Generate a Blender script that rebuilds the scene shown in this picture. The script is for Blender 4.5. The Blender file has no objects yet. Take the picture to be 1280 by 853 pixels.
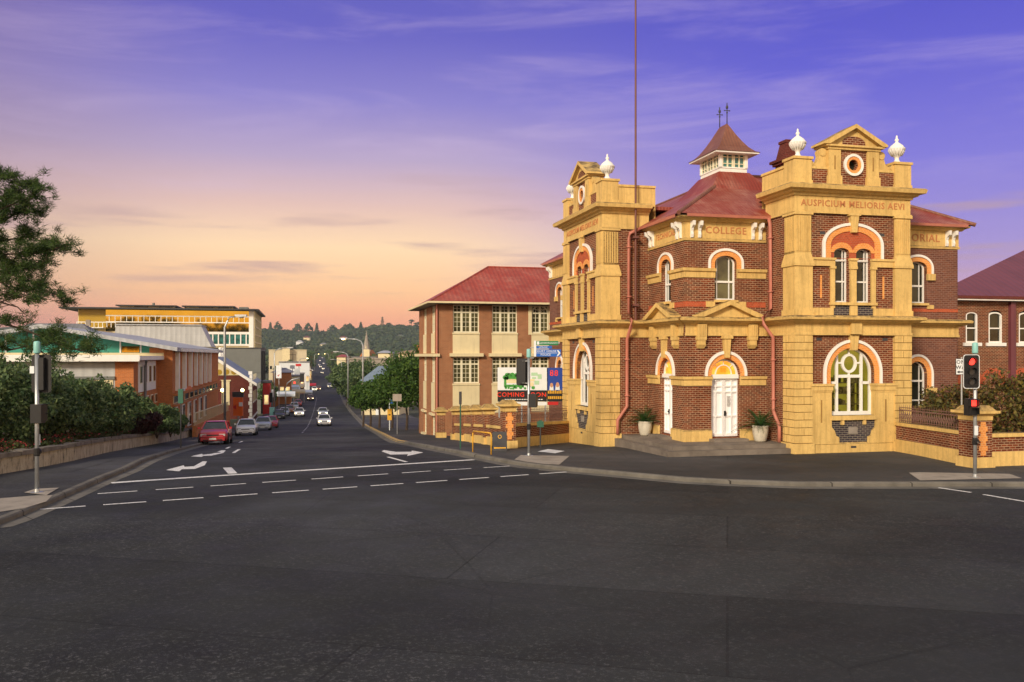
import bpy, bmesh, math, random
import numpy as np
from mathutils import Vector, Matrix
from mathutils.geometry import tessellate_polygon
random.seed(7); rng = np.random.default_rng(11)
R = math.radians
D = bpy.data; SC = bpy.context.scene; COL = SC.collection

# ------------------------------------------------------------------ camera
cam_d = D.cameras.new('camera'); cam = D.objects.new('camera', cam_d); COL.objects.link(cam)
cam.location = (0, 0, 3.8); cam.rotation_euler = (R(90), 0, 0)
cam_d.sensor_width = 36; cam_d.lens = 1100/1280*36
cam_d.shift_y = (445-426.5)/1280
cam_d.clip_end = 9000; cam_d.clip_start = .1
SC.camera = cam

# ------------------------------------------------------------------ light
SUN_AZ, SUN_EL = R(-152), R(25)         # low sun glow behind the camera, a little to its left
sun_d = D.lights.new('sun', 'SUN'); sun = D.objects.new('sun', sun_d); COL.objects.link(sun)
sun_d.energy = 3.5; sun_d.angle = R(10); sun_d.color = (1.0, .84, .62)
sdir = Vector((math.sin(SUN_AZ)*math.cos(SUN_EL), math.cos(SUN_AZ)*math.cos(SUN_EL), math.sin(SUN_EL)))
sun.rotation_euler = sdir.to_track_quat('Z', 'Y').to_euler()
SC.view_settings.view_transform = 'Standard'; SC.view_settings.look = 'None'
SC.view_settings.exposure = 0.12; SC.view_settings.gamma = 1

def s2l(c):
    return tuple((x/12.92 if x <= .04045 else ((x+.055)/1.055)**2.4) for x in [v/255 for v in c])
W = D.worlds.new('World'); SC.world = W; W.use_nodes = True
nt = W.node_tree; nt.nodes.clear(); L = nt.links
def N(t, **k):
    n = nt.nodes.new(t)
    for a, b in k.items(): setattr(n, a, b)
    return n
def math_(op, a, b=None, c=None):
    n = N('ShaderNodeMath', operation=op)
    for i, v in enumerate((a, b, c)):
        if v is None: continue
        if isinstance(v, (int, float)): n.inputs[i].default_value = v
        else: L.new(v, n.inputs[i])
    return n.outputs[0]
def mixc(f, a, b, mode='MIX'):
    n = N('ShaderNodeMix', data_type='RGBA', blend_type=mode)
    for i, v in ((0, f), (6, a), (7, b)):
        if isinstance(v, (int, float)): n.inputs[i].default_value = v
        elif isinstance(v, tuple): n.inputs[i].default_value = (*v[:3], 1)
        else: L.new(v, n.inputs[i])
    return n.outputs[2]
def ramp(f, stops):
    n = N('ShaderNodeValToRGB'); e = n.color_ramp.elements
    n.color_ramp.interpolation = 'EASE' if len(stops) < 3 else 'LINEAR'
    while len(e) < len(stops): e.new(.5)
    for el, (p, c) in zip(e, stops): el.position = p; el.color = (*c, 1)
    L.new(f, n.inputs[0]); return n.outputs[0]
tc = N('ShaderNodeTexCoord'); sep = N('ShaderNodeSeparateXYZ'); L.new(tc.outputs['Generated'], sep.inputs[0])
X, Y, Z = sep.outputs
el = math_('MULTIPLY', Z, 2.0)          # ramp position 1 at sin(elev) = .5
g = s2l
left = ramp(el, [(0, g((250,160,136))), (.07, g((255,170,136))), (.14, g((255,196,148))), (.24, g((253,214,172))),
                 (.33, g((222,184,176))), (.43, g((178,156,192))), (.55, g((132,120,196))), (.68, g((94,86,186))), (1, g((62,60,168)))])
right = ramp(el, [(0, g((236,168,160))), (.10, g((206,158,182))), (.22, g((152,132,206))), (.4, g((116,104,208))), (.6, g((84,76,198))), (.78, g((64,56,184))), (1, g((56,52,164)))])
hor = math_('ARCTAN2', X, Y)            # 0 straight ahead, + to the right
fr = N('ShaderNodeMapRange', interpolation_type='SMOOTHSTEP'); L.new(hor, fr.inputs[0])
fr.inputs[1].default_value = -.12; fr.inputs[2].default_value = .34
base = mixc(fr.outputs[0], left, right)
fl_ = N('ShaderNodeMapRange', interpolation_type='SMOOTHSTEP'); L.new(hor, fl_.inputs[0]); fl_.inputs[1].default_value = -.28; fl_.inputs[2].default_value = -.62
base = mixc(math_('MULTIPLY', fl_.outputs[0], .5), base, g((138,112,136)))
# thin cirrus: pale streaks high up, dusky ones low down
mp = N('ShaderNodeMapping'); L.new(tc.outputs['Generated'], mp.inputs[0])
mp.inputs['Rotation'].default_value = (0, R(-9), 0); mp.inputs['Scale'].default_value = (1.6, 1.6, 11)
nz = N('ShaderNodeTexNoise'); nz.inputs['Scale'].default_value = 2.1; nz.inputs['Detail'].default_value = 7; nz.inputs['Roughness'].default_value = .62
nz.inputs['Distortion'].default_value = .5
L.new(mp.outputs[0], nz.inputs['Vector'])
cr = ramp(nz.outputs[0], [(.44, (0,0,0)), (.76, (1,1,1))])
hi = N('ShaderNodeMapRange', interpolation_type='SMOOTHSTEP'); L.new(Z, hi.inputs[0]); hi.inputs[1].default_value = .10; hi.inputs[2].default_value = .24
cl = mixc(math_('MULTIPLY', math_('MULTIPLY', cr, hi.outputs[0]), .29), base, g((205,180,214)))
mp2 = N('ShaderNodeMapping'); L.new(tc.outputs['Generated'], mp2.inputs[0])
mp2.inputs['Rotation'].default_value = (0, R(12), 0); mp2.inputs['Scale'].default_value = (2.2, 2.2, 22); mp2.inputs['Location'].default_value = (3.1, 0, 1.7)
nz2 = N('ShaderNodeTexNoise'); nz2.inputs['Scale'].default_value = 1.7; nz2.inputs['Detail'].default_value = 5
L.new(mp2.outputs[0], nz2.inputs['Vector'])
cr2 = ramp(nz2.outputs[0], [(.50, (0,0,0)), (.70, (1,1,1))])
lo = N('ShaderNodeMapRange', interpolation_type='SMOOTHSTEP'); L.new(Z, lo.inputs[0])
lo.inputs[1].default_value = .24; lo.inputs[2].default_value = .12
lo2 = N('ShaderNodeMapRange', interpolation_type='SMOOTHSTEP'); L.new(Z, lo2.inputs[0]); lo2.inputs[1].default_value = .05; lo2.inputs[2].default_value = .1
cl = mixc(math_('MULTIPLY', math_('MULTIPLY', math_('MULTIPLY', cr2, lo.outputs[0]), lo2.outputs[0]), .8), cl, g((178,142,152)))
# the afterglow side of the sky (behind the camera), where the sun has just gone down
back = ramp(el, [(0, (2.1, .98, .34)), (.12, (2.1, 1.26, .62)), (.35, (1.45, 1.13, .80)), (.7, (.74, .69, .66)), (1, (.42, .42, .46))])
bk = N('ShaderNodeMapRange', interpolation_type='SMOOTHSTEP'); L.new(Y, bk.inputs[0]); bk.inputs[1].default_value = .80; bk.inputs[2].default_value = .2
sky = mixc(bk.outputs[0], cl, back)
top = N('ShaderNodeMapRange', interpolation_type='SMOOTHSTEP'); L.new(Z, top.inputs[0]); top.inputs[1].default_value = .42; top.inputs[2].default_value = .75
sky = mixc(top.outputs[0], sky, (.34, .34, .37))
# physical sky underneath, for the twilight scatter
ns = N('ShaderNodeTexSky', sky_type='NISHITA'); ns.sun_disc = False; ns.sun_elevation = R(2); ns.sun_rotation = SUN_AZ
bg1 = N('ShaderNodeBackground'); bg1.inputs[1].default_value = 1.0; L.new(sky, bg1.inputs[0])
bg2 = N('ShaderNodeBackground'); bg2.inputs[1].default_value = .03; L.new(ns.outputs[0], bg2.inputs[0])
ad = N('ShaderNodeAddShader'); L.new(bg1.outputs[0], ad.inputs[0]); L.new(bg2.outputs[0], ad.inputs[1])
wo = N('ShaderNodeOutputWorld'); L.new(ad.outputs[0], wo.inputs[0])

# ------------------------------------------------------------------ materials
MATS = {}
class NT:
    def __init__(s, name):
        s.m = D.materials.new(name); s.m.use_nodes = True; s.t = s.m.node_tree
        s.b = s.t.nodes['Principled BSDF']; s.tc = s.t.nodes.new('ShaderNodeTexCoord')
        MATS[name] = s.m
    def n(s, t, **k):
        x = s.t.nodes.new(t)
        for a, b in k.items(): setattr(x, a, b)
        return x
    def set(s, sock, v):
        if hasattr(v, 'is_linked') or hasattr(v, 'links'): s.t.links.new(v, sock)
        elif isinstance(v, tuple) and len(v) == 3 and sock.type == 'RGBA': sock.default_value = (*v, 1)
        else: sock.default_value = v
    def mp(s, scale=(1,1,1), src='Object', rot=(0,0,0)):
        x = s.n('ShaderNodeMapping'); s.t.links.new(s.tc.outputs[src], x.inputs[0])
        x.inputs['Scale'].default_value = scale; x.inputs['Rotation'].default_value = rot; return x.outputs[0]
    def noise(s, vec, scale, detail=4, rough=.55, dist=0):
        x = s.n('ShaderNodeTexNoise'); s.t.links.new(vec, x.inputs['Vector'])
        x.inputs['Scale'].default_value = scale; x.inputs['Detail'].default_value = detail
        x.inputs['Roughness'].default_value = rough; x.inputs['Distortion'].default_value = dist; return x.outputs[0]
    def rng(s, v, a, b, c=0., d=1.):
        x = s.n('ShaderNodeMapRange'); s.t.links.new(v, x.inputs[0])
        for i, q in enumerate((a, b, c, d)): x.inputs[i+1].default_value = q
        return x.outputs[0]
    def mix(s, f, a, b, mode='MIX'):
        x = s.n('ShaderNodeMix', data_type='RGBA', blend_type=mode)
        s.set(x.inputs[0], f); s.set(x.inputs[6], a); s.set(x.inputs[7], b); return x.outputs[2]
    def ma(s, op, a, b=0.):
        x = s.n('ShaderNodeMath', operation=op); s.set(x.inputs[0], a); s.set(x.inputs[1], b); return x.outputs[0]
    def bump(s, h, st=.3, dist=.02):
        x = s.n('ShaderNodeBump'); s.t.links.new(h, x.inputs['Height']); x.inputs['Strength'].default_value = st
        x.inputs['Distance'].default_value = dist; s.t.links.new(x.outputs[0], s.b.inputs['Normal'])
    def col(s, c): s.set(s.b.inputs['Base Color'], c)
    def fin(s, rough=.7, metal=0, spec=.4):
        s.b.inputs['Roughness'].default_value = rough; s.b.inputs['Metallic'].default_value = metal
        s.b.inputs['Specular IOR Level'].default_value = spec; return s.m

def paint(name, c, rough=.65, var=.25, scale=1.2, dirt=(.10,.08,.06), dirtamt=.25, bump=.1, spec=.35, metal=0, streak=True):
    s = NT(name); v = s.mp()
    n1 = s.noise(v, scale, 6, .6)
    dark = tuple(x*(1-var) for x in c); lite = tuple(min(1, x*(1+var*.5)) for x in c)
    k = s.mix(s.rng(n1, .3, .7), dark, lite)
    if dirtamt:
        vs = s.mp((3.5, 3.5, .35)) if streak else v
        n2 = s.noise(vs, 1.6, 6, .7)
        k = s.mix(s.ma('MULTIPLY', s.rng(n2, .52, .78), dirtamt), k, dirt)
    s.col(k)
    if bump: s.bump(s.noise(v, 30, 4, .7), bump, .01)
    return s.fin(rough, metal, spec)

def brickmat(name, c1, c2, mortar, w=.235, h=.082, ms=.011, var=.35, rough=.85):
    s = NT(name); sx = s.n('ShaderNodeSeparateXYZ'); s.t.links.new(s.tc.outputs['Object'], sx.inputs[0])
    u = s.ma('ADD', sx.outputs[0], sx.outputs[1]); cb = s.n('ShaderNodeCombineXYZ')
    s.t.links.new(u, cb.inputs[0]); s.t.links.new(sx.outputs[2], cb.inputs[1])
    b = s.n('ShaderNodeTexBrick'); s.t.links.new(cb.outputs[0], b.inputs['Vector'])
    b.inputs['Scale'].default_value = 1; b.inputs['Brick Width'].default_value = w; b.inputs['Row Height'].default_value = h
    b.inputs['Mortar Size'].default_value = ms; b.inputs['Mortar Smooth'].default_value = .3; b.inputs['Bias'].default_value = -.1
    b.inputs['Color1'].default_value = (*c1, 1); b.inputs['Color2'].default_value = (*c2, 1); b.inputs['Mortar'].default_value = (*mortar, 1)
    v = s.mp(); n = s.noise(v, 1.1, 7, .65)
    k = s.mix(s.ma('MULTIPLY', s.rng(n, .35, .7), var), b.outputs[0], tuple(x*.35 for x in c1))
    n2 = s.noise(s.mp((9, 9, 26)), 1, 2)
    k = s.mix(s.ma('MULTIPLY', s.rng(n2, .5, .75), .45), k, tuple(min(1, x*1.9) for x in c2))
    s.col(k); s.bump(b.outputs['Fac'], -.35, .01); return s.fin(rough, 0, .08)

M = {}
M['brick'] = brickmat('college_brick', (.245,.056,.020), (.074,.017,.009), (.47,.34,.22), ms=.0125, var=.55)
M['brickdk'] = brickmat('blue_brick', (.035,.032,.045), (.07,.05,.055), (.30,.27,.22))
M['orange'] = brickmat('rubbed_orange_brick', (.80,.33,.085), (.70,.24,.06), (.78,.5,.25), .12, .075, .006, .15)
M['redband'] = brickmat('red_band_brick', (.50,.10,.04), (.36,.065,.03), (.4,.2,.12), .12, .07, .006, .2)
M['brick2'] = brickmat('plain_brown_brick', (.36,.14,.065), (.25,.09,.042), (.46,.32,.2))
M['brick3'] = brickmat('orange_modern_brick', (.54,.185,.06), (.42,.14,.045), (.42,.24,.14), .235, .082, .009, .2)
M['brick4'] = brickmat('maroon_brick', (.14,.028,.022), (.10,.02,.018), (.18,.09,.07))
M['brick5'] = brickmat('wing_brick', (.21,.08,.05), (.12,.045,.035), (.28,.19,.15))
M['cream'] = paint('ochre_render', (.70,.475,.155), .6, .17, .8, (.20,.12,.05), .33, .12)
s = NT('ochre_render'); v = s.mp(); CR0 = (.74,.51,.185)
k = s.mix(s.rng(s.noise(v, .8, 6, .6), .3, .7), tuple(x*.84 for x in CR0), tuple(x*1.08 for x in CR0))
k = s.mix(s.ma('MULTIPLY', s.rng(s.noise(s.mp((4,4,.3)), 1.5, 7, .72), .47, .70), .5), k, (.27,.165,.05))
k = s.mix(s.ma('MULTIPLY', s.rng(s.noise(v, 7, 6, .75), .50, .70), .45), k, (.42,.26,.085))
geo = s.n('ShaderNodeNewGeometry'); sn_ = s.n('ShaderNodeSeparateXYZ'); s.t.links.new(geo.outputs['Normal'], sn_.inputs[0])
k = s.mix(s.ma('MULTIPLY', s.rng(sn_.outputs[2], .25, .8), s.rng(s.noise(v, 3.2, 6, .7), .35, .6)), k, (.11,.075,.04))
s.col(k); s.bump(s.noise(v, 22, 5, .75), .22, .012); M['cream'] = s.fin(.72, 0, .25)
M['creamdk'] = paint('ochre_painted_shade', (.36,.21,.06), .7, .1)  # darker ochre that paints shade into the pier grooves and pilaster slots
M['letter'] = paint('faded_terracotta_lettering', (.52,.215,.085), .8, .15, 3, dirtamt=0)
M['white'] = paint('white_trim_paint', (.86,.85,.82), .45, .06, 2, (.3,.27,.22), .15, .05)
M['door'] = paint('white_door_paint', (.88,.88,.90), .35, .03, 2, dirtamt=0, bump=.02)
M['pale'] = paint('pale_cream_panel', (.74,.64,.40), .6, .1, 1, (.25,.2,.12), .3, .08)
M['sash'] = paint('cream_sash_paint', (.80,.75,.56), .5, .08, 2, dirtamt=.1)
M['pipe'] = paint('salmon_pipe_paint', (.50,.18,.13), .5, .15, 3, dirtamt=.2)
M['pole'] = paint('rusty_pole_paint', (.15,.05,.04), .5, .15, 3, dirtamt=.2)
M['steel'] = paint('galvanised_steel', (.42,.44,.46), .4, .15, 4, (.2,.2,.2), .2, .05, .5, .6)
M['teal'] = paint('turquoise_cap_paint', (.25,.55,.53), .4, .1, 6, dirtamt=.1)
M['black'] = paint('black_plastic', (.015,.015,.017), .45, .2, 4, dirtamt=0)
M['dark'] = paint('dark_grey_paint', (.05,.05,.055), .5, .2, 3, dirtamt=.1)
M['concrete'] = paint('pale_concrete', (.34,.30,.26), .85, .25, 1.3, (.1,.09,.08), .5, .3, .2, 0, False)
M['kerb'] = paint('kerb_concrete', (.155,.145,.13), .85, .3, 1.5, (.05,.045,.04), .5, .3, .2, 0, False)
def joints(m, per, wd, c):
    t = m.node_tree; b = t.nodes['Principled BSDF']; src = b.inputs['Base Color'].links[0].from_socket; tc_ = t.nodes['Texture Coordinate']
    sx = t.nodes.new('ShaderNodeSeparateXYZ'); t.links.new(tc_.outputs['Object'], sx.inputs[0]); ad_ = t.nodes.new('ShaderNodeMath'); t.links.new(sx.outputs[0], ad_.inputs[0]); t.links.new(sx.outputs[1], ad_.inputs[1])
    dv = t.nodes.new('ShaderNodeMath'); dv.operation = 'DIVIDE'; t.links.new(ad_.outputs[0], dv.inputs[0]); dv.inputs[1].default_value = per
    fr_ = t.nodes.new('ShaderNodeMath'); fr_.operation = 'FRACT'; t.links.new(dv.outputs[0], fr_.inputs[0]); lt = t.nodes.new('ShaderNodeMath'); lt.operation = 'LESS_THAN'; t.links.new(fr_.outputs[0], lt.inputs[0]); lt.inputs[1].default_value = wd/per
    mx_ = t.nodes.new('ShaderNodeMix'); mx_.data_type = 'RGBA'; t.links.new(lt.outputs[0], mx_.inputs[0]); t.links.new(src, mx_.inputs[6]); mx_.inputs[7].default_value = (*c,1); t.links.new(mx_.outputs[2], b.inputs['Base Color'])
joints(M['kerb'], 2.4, .035, (.025,.022,.02))
M['step'] = paint('worn_stone_steps', (.20,.17,.145), .85, .35, 1.2, (.05,.04,.035), .5, .3, .2, 0, False)
M['grey'] = paint('grey_render', (.17,.18,.175), .8, .12, .5)
M['corr'] = None
M['yellow'] = paint('yellow_safety_paint', (.72,.38,.03), .5, .1, 4, dirtamt=.1)
M['green'] = paint('green_post_paint', (.03,.12,.08), .5, .15, 4, dirtamt=.1)
M['signgreen'] = paint('green_sign_face', (.01,.19,.07), .4, .05, 4, dirtamt=0)
M['signblue'] = paint('blue_sign_face', (.015,.12,.5), .4, .05, 4, dirtamt=0)
M['redletter'] = paint('red_lettering', (.85,.05,.02), .4, .05, 3, dirtamt=0)
M['red'] = paint('red_sign_paint', (.50,.02,.02), .45, .1, 3, dirtamt=.05)
M['orangep'] = paint('orange_sign_paint', (.75,.14,.02), .45, .1, 3, dirtamt=.05)
M['iron'] = paint('pinkish_iron_railing', (.20,.105,.085), .6, .2, 4, dirtamt=.2)
M['soil'] = paint('soil', (.05,.032,.022), .95, .4, 3, dirtamt=.3, bump=.5, streak=False)
M['trunk'] = paint('bark', (.075,.052,.038), .95, .4, 4, (.02,.015,.01), .5, .5)
M['potw'] = paint('glazed_cream_pot', (.60,.56,.47), .4, .1, 5, dirtamt=.15)
M['tealwall'] = paint('teal_gable_panel', (.045,.30,.23), .5, .15, .5, dirtamt=.2)
M['bluew'] = paint('fence_sign_blue', (.02,.06,.33), .4, .1, 4, dirtamt=0)
M['plate'] = paint('number_plate', (.7,.7,.66), .4, .05, 6, dirtamt=0)
M['whitep'] = paint('white_sign_face', (.72,.76,.80), .45, .05, 4, dirtamt=.05)
M['skin'] = paint('printed_skin_tone', (.55,.28,.17), .5, .1, 5, dirtamt=0)
M['leafprint'] = paint('printed_green', (.06,.30,.05), .5, .3, 9, dirtamt=0)
M['goldwall'] = paint('gold_panel', (.42,.27,.03), .35, .1, .4, dirtamt=.1)

def roofmat(name, c, c2, streaks=.5, wav=6.5, rough=.5):
    s = NT(name); v = s.mp()
    n = s.noise(s.mp((1, 1, .35)), .9, 8, .7, .3); n2 = s.noise(v, 5, 5, .7)
    f = s.ma('MULTIPLY', s.rng(n, .42, .72), s.rng(n2, .3, .65))
    k = s.mix(s.ma('MULTIPLY', f, streaks), c, c2)
    k = s.mix(s.ma('MULTIPLY', s.rng(s.noise(v, .5, 3), .4, .7), .45), k, tuple(x*.55 for x in c))
    geo = s.n('ShaderNodeNewGeometry'); vt = s.n('ShaderNodeVectorTransform', vector_type='NORMAL', convert_from='WORLD', convert_to='OBJECT')
    s.t.links.new(geo.outputs['True Normal'], vt.inputs[0]); sp = s.n('ShaderNodeSeparateXYZ'); s.t.links.new(vt.outputs[0], sp.inputs[0])
    so = s.n('ShaderNodeSeparateXYZ'); s.t.links.new(s.tc.outputs['Object'], so.inputs[0])
    ax = s.ma('ABSOLUTE', sp.outputs[0]); ay = s.ma('ABSOLUTE', sp.outputs[1]); q = s.ma('GREATER_THAN', ax, ay)
    mx = s.n('ShaderNodeMix', data_type='FLOAT'); s.t.links.new(q, mx.inputs[0]); s.t.links.new(so.outputs[0], mx.inputs[2]); s.t.links.new(so.outputs[1], mx.inputs[3])
    sn = s.ma('SINE', s.ma('MULTIPLY', mx.outputs[0], wav*6.283))
    k = s.mix(s.rng(sn, .2, 1, 0, .22), k, tuple(x*.45 for x in c))
    # lapped sheet joints across the slope
    ln = s.ma('FRACT', s.ma('MULTIPLY', so.outputs[2], 1.05)); k = s.mix(s.rng(ln, .95, 1, 0, .35), k, tuple(x*.4 for x in c))
    s.col(k); s.bump(sn, .25, .03); return s.fin(rough, .0, .5)
M['roof'] = roofmat('red_iron_roof', (.27,.042,.024), (.58,.33,.25), .8)
M['roof2'] = roofmat('bright_red_iron_roof', (.33,.045,.025), (.50,.25,.19), .75, 3.2)
M['roofrust'] = roofmat('rusty_cupola_roof', (.21,.075,.045), (.36,.19,.12), .8)
M['roofmar'] = roofmat('maroon_metal_roof', (.16,.04,.055), (.2,.06,.08), .25, 2.0, .5)
M['roofgrey'] = roofmat('grey_metal_roof', (.20,.20,.215), (.32,.32,.33), .4, 2.5)
M['roofblue'] = roofmat('bluish_zinc_roof', (.20,.27,.35), (.36,.42,.48), .5, 2.0)
M['rooflight'] = roofmat('pale_zinc_roof', (.42,.44,.47), (.55,.55,.56), .4, 2.0)
M['corr'] = roofmat('white_corrugated_wall', (.48,.49,.50), (.36,.37,.38), .35, 1.6, .6)

def asphalt(name, c, patch):
    s = NT(name); v = s.mp()
    big = s.noise(v, .085, 5, .6, .5); mid = s.noise(v, .8, 5, .6); fine = s.noise(v, 13, 5, .95); vf = s.noise(v, 110, 2, .9); huge = s.noise(s.mp((.35,1,1)), .11, 3, .5, 1.2)
    k = s.mix(s.rng(big, .40, .60), tuple(x*.6 for x in c), tuple(x*1.55 for x in c))
    k = s.mix(s.ma('MULTIPLY', s.rng(mid, .4, .72), .45), k, patch)
    worn = s.rng(huge, .42, .60, .25, 1)                    # coarse worn areas show their stones, newer ones stay smooth
    k = s.mix(s.ma('MULTIPLY', s.rng(fine, .53, .66), s.ma('MULTIPLY', worn, .75)), k, (.19,.19,.195))
    k = s.mix(s.ma('MULTIPLY', s.rng(vf, .50, .75), .5), k, tuple(x*.22 for x in c))
    st = s.noise(v, .45, 6, .8, .8); k = s.mix(s.ma('MULTIPLY', s.rng(st, .62, .72), .6), k, tuple(x*.35 for x in c))   # oil stains
    # reinstated trench patches and tar seams
    br = s.n('ShaderNodeTexBrick'); s.t.links.new(s.mp((1,1,1), rot=(0,0,.24)), br.inputs['Vector']); br.inputs['Scale'].default_value = 1; br.inputs['Brick Width'].default_value = 13.; br.inputs['Row Height'].default_value = 3.7
    br.inputs['Mortar Size'].default_value = .022; br.inputs['Mortar Smooth'].default_value = .2; br.offset = .37; br.inputs['Color1'].default_value = (.72,.72,.72,1); br.inputs['Color2'].default_value = (1.25,1.25,1.25,1); br.inputs['Mortar'].default_value = (.5,.5,.5,1)
    k = s.mix(.75, k, s.mix(1., k, br.outputs[0], 'MULTIPLY'))
    vo = s.n('ShaderNodeTexVoronoi', feature='DISTANCE_TO_EDGE'); s.t.links.new(s.mix(.06, v, s.noise(v, .7, 4)), vo.inputs['Vector']); vo.inputs['Scale'].default_value = .22
    k = s.mix(s.ma('MULTIPLY', s.ma('MULTIPLY', s.rng(vo.outputs['Distance'], .0, .005, 1, 0), s.rng(big, .45, .55)), .4), k, tuple(x*.25 for x in c))
    s.col(k); s.bump(fine, .6, .015)
    s.t.links.new(s.rng(mid, .3, .7, .6, .85), s.b.inputs['Roughness']); s.b.inputs['Specular IOR Level'].default_value = .16
    return s.m
M['asphalt'] = asphalt('road_asphalt', (.027,.0295,.031), (.040,.042,.043))
M['path'] = asphalt('footpath_asphalt', (.05,.05,.053), (.07,.068,.068))
def marking(name, c):
    s = NT(name); v = s.mp(); n = s.noise(v, 14, 5, .75)
    s.col(s.mix(s.rng(n, .5, .68), c, (.14,.14,.135))); return s.fin(.6)
M['mark'] = marking('worn_white_road_paint', (.80,.79,.78)); M['markyel'] = marking('worn_yellow_road_paint', (.50,.33,.10))
def leafmat(name, cols, tr=.25, rough=.6):
    s = NT(name); geo = s.n('ShaderNodeNewGeometry'); r = s.n('ShaderNodeValToRGB'); s.t.links.new(geo.outputs['Random Per Island'], r.inputs[0])
    e = r.color_ramp.elements
    while len(e) < len(cols): e.new(.5)
    for i, c in enumerate(cols): e[i].position = i/(len(cols)-1); e[i].color = (*c, 1)
    n = s.noise(s.mp(), .9, 3)
    s.col(s.mix(s.rng(n, .3, .7), r.outputs[0], s.mix(.5, r.outputs[0], cols[0]))); s.fin(rough, 0, .3)
    t = s.n('ShaderNodeBsdfTranslucent'); s.t.links.new(r.outputs[0], t.inputs[0]); mx = s.n('ShaderNodeMixShader'); mx.inputs[0].default_value = tr
    o = s.t.nodes['Material Output']; s.t.links.new(s.b.outputs[0], mx.inputs[1]); s.t.links.new(t.outputs[0], mx.inputs[2]); s.t.links.new(mx.outputs[0], o.inputs[0])
    return s.m
M['leafA'] = leafmat('street_tree_leaves', [(.025,.065,.010), (.055,.125,.018), (.12,.20,.03), (.035,.09,.015)])
M['leafB'] = leafmat('dark_shrub_leaves', [(.04,.085,.03), (.09,.155,.05), (.24,.30,.12), (.06,.11,.04), (.12,.17,.09)])
M['leafC'] = leafmat('autumn_hedge_leaves', [(.05,.06,.02), (.11,.10,.022), (.24,.18,.03), (.15,.05,.025), (.06,.08,.025)])
M['leafD'] = leafmat('maroon_leaves', [(.035,.012,.014), (.07,.022,.025), (.03,.02,.015)])
M['needle'] = leafmat('pine_needles', [(.02,.05,.012), (.05,.10,.02), (.10,.15,.03), (.03,.07,.015)])
M['flowerleaf'] = leafmat('bedding_foliage', [(.03,.06,.015), (.07,.09,.02), (.09,.035,.02), (.03,.055,.012)])
M['petal'] = leafmat('red_petals', [(.42,.035,.05), (.55,.09,.11), (.30,.03,.04)])
M['frond'] = leafmat('cycad_fronds', [(.012,.05,.01), (.03,.09,.015), (.02,.06,.012)], .1, .4)
M['forest'] = leafmat('far_tree_crowns', [(.03,.055,.028), (.05,.08,.035), (.10,.115,.045), (.035,.06,.03)], .1, .9)
s = NT('terrain'); v = s.mp(); s.col(s.mix(s.rng(s.noise(v, .02, 8, .7), .35, .65), (.03,.045,.018), (.085,.08,.045))); M['terrain'] = s.fin(.95)
s = NT('lawn'); v = s.mp(); s.col(s.mix(s.rng(s.noise(v, 2, 8, .7), .35, .65), (.03,.05,.015), (.07,.085,.03))); s.bump(s.noise(v, 40, 3), .6, .03); M['lawn'] = s.fin(.95)
s = NT('garden_wall_stone'); v = s.mp()
k = s.mix(s.rng(s.noise(v, 1.5, 7, .7), .3, .7), (.34,.29,.21), (.50,.43,.33))
k = s.mix(s.rng(s.noise(s.mp((5,5,1.2)), 1.3, 7, .75), .50, .66), k, (.055,.045,.036)); s.col(k); s.bump(s.noise(v, 7, 6, .7), .8, .05); M['stone'] = s.fin(.9)
M['coping'] = paint('weathered_stone_coping', (.19,.165,.145), .9, .4, 2.5, (.04,.035,.03), .5, .8, .2, 0, False)

def glass(name, c, rough=.06, spec=.5, metal=0, var=.5, sc=1.3):
    s = NT(name); v = s.mp(); n = s.noise(v, sc, 3)
    s.col(s.mix(s.rng(n, .35, .65), tuple(x*(1-var) for x in c), tuple(x*(1+var) for x in c)))
    return s.fin(rough, metal, spec)
M['glass'] = glass('window_glass', (.022,.023,.014), .05, .35)
M['glassg'] = glass('greenish_window_glass', (.075,.07,.03), .08, .5)
M['glassc'] = glass('car_glass', (.02,.022,.025), .05, .8)
M['gold'] = glass('gold_mirror_glass', (.37,.28,.05), .03, .5, 1, .06, .3)
M['tealglass'] = glass('teal_glass', (.03,.13,.12), .1, .6)
M['chrome'] = glass('chrome', (.6,.6,.6), .2, .5, 1, .1)
def emit(name, c, st, c2=None, sc=2):
    s = NT(name)
    s.col(c if max(c) <= 1 else (1,1,1)); s.fin(.4)
    if c2: k = s.mix(s.rng(s.noise(s.mp(), sc, 3), .4, .6), c, c2)
    else: k = c
    s.set(s.b.inputs['Emission Color'], k); s.b.inputs['Emission Strength'].default_value = st; return s.m
M['litroom'] = emit('lit_olive_room', (.27,.23,.02), .55, (.36,.31,.03), .7)
M['orangereflect'] = emit('fanlight_painted_reflection', (.9,.22,.015), .95, (.95,.5,.06), 3)  # orange sky reflection in the fanlights, painted as a glow; no lamp behind
M['shelf'] = paint('shelving_in_room', (.20,.17,.05), .8, .3, 5)
M['lampred'] = emit('lit_red_lens', (1,.03,.02), 3.2); M['lampoff'] = glass('unlit_signal_lens', (.03,.03,.032), .2)
M['lamp'] = emit('sodium_lamp', (1,.72,.25), 14); M['globe'] = emit('park_lamp_globe', (1,.8,.3), 9)
M['head'] = emit('lit_headlight', (1,.78,.42), 9); M['indic'] = emit('lit_indicator', (1,.45,.08), 8)
M['headoff'] = glass('headlight_lens', (.55,.56,.56), .12, .8, .3, .15, 8); M['tail'] = glass('tail_lens', (.35,.01,.01), .2)
M['shoplit'] = emit('lit_shop_window', (.9,.6,.25), 1.3, (.35,.22,.1), 1.2)
M['tyre'] = paint('tyre_rubber', (.02,.02,.02), .85, .2, 5)
def carpaint(name, c):
    s = NT(name); s.col(c); s.b.inputs['Coat Weight'].default_value = .6; s.b.inputs['Coat Roughness'].default_value = .08; return s.fin(.35, .1, .5)

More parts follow.
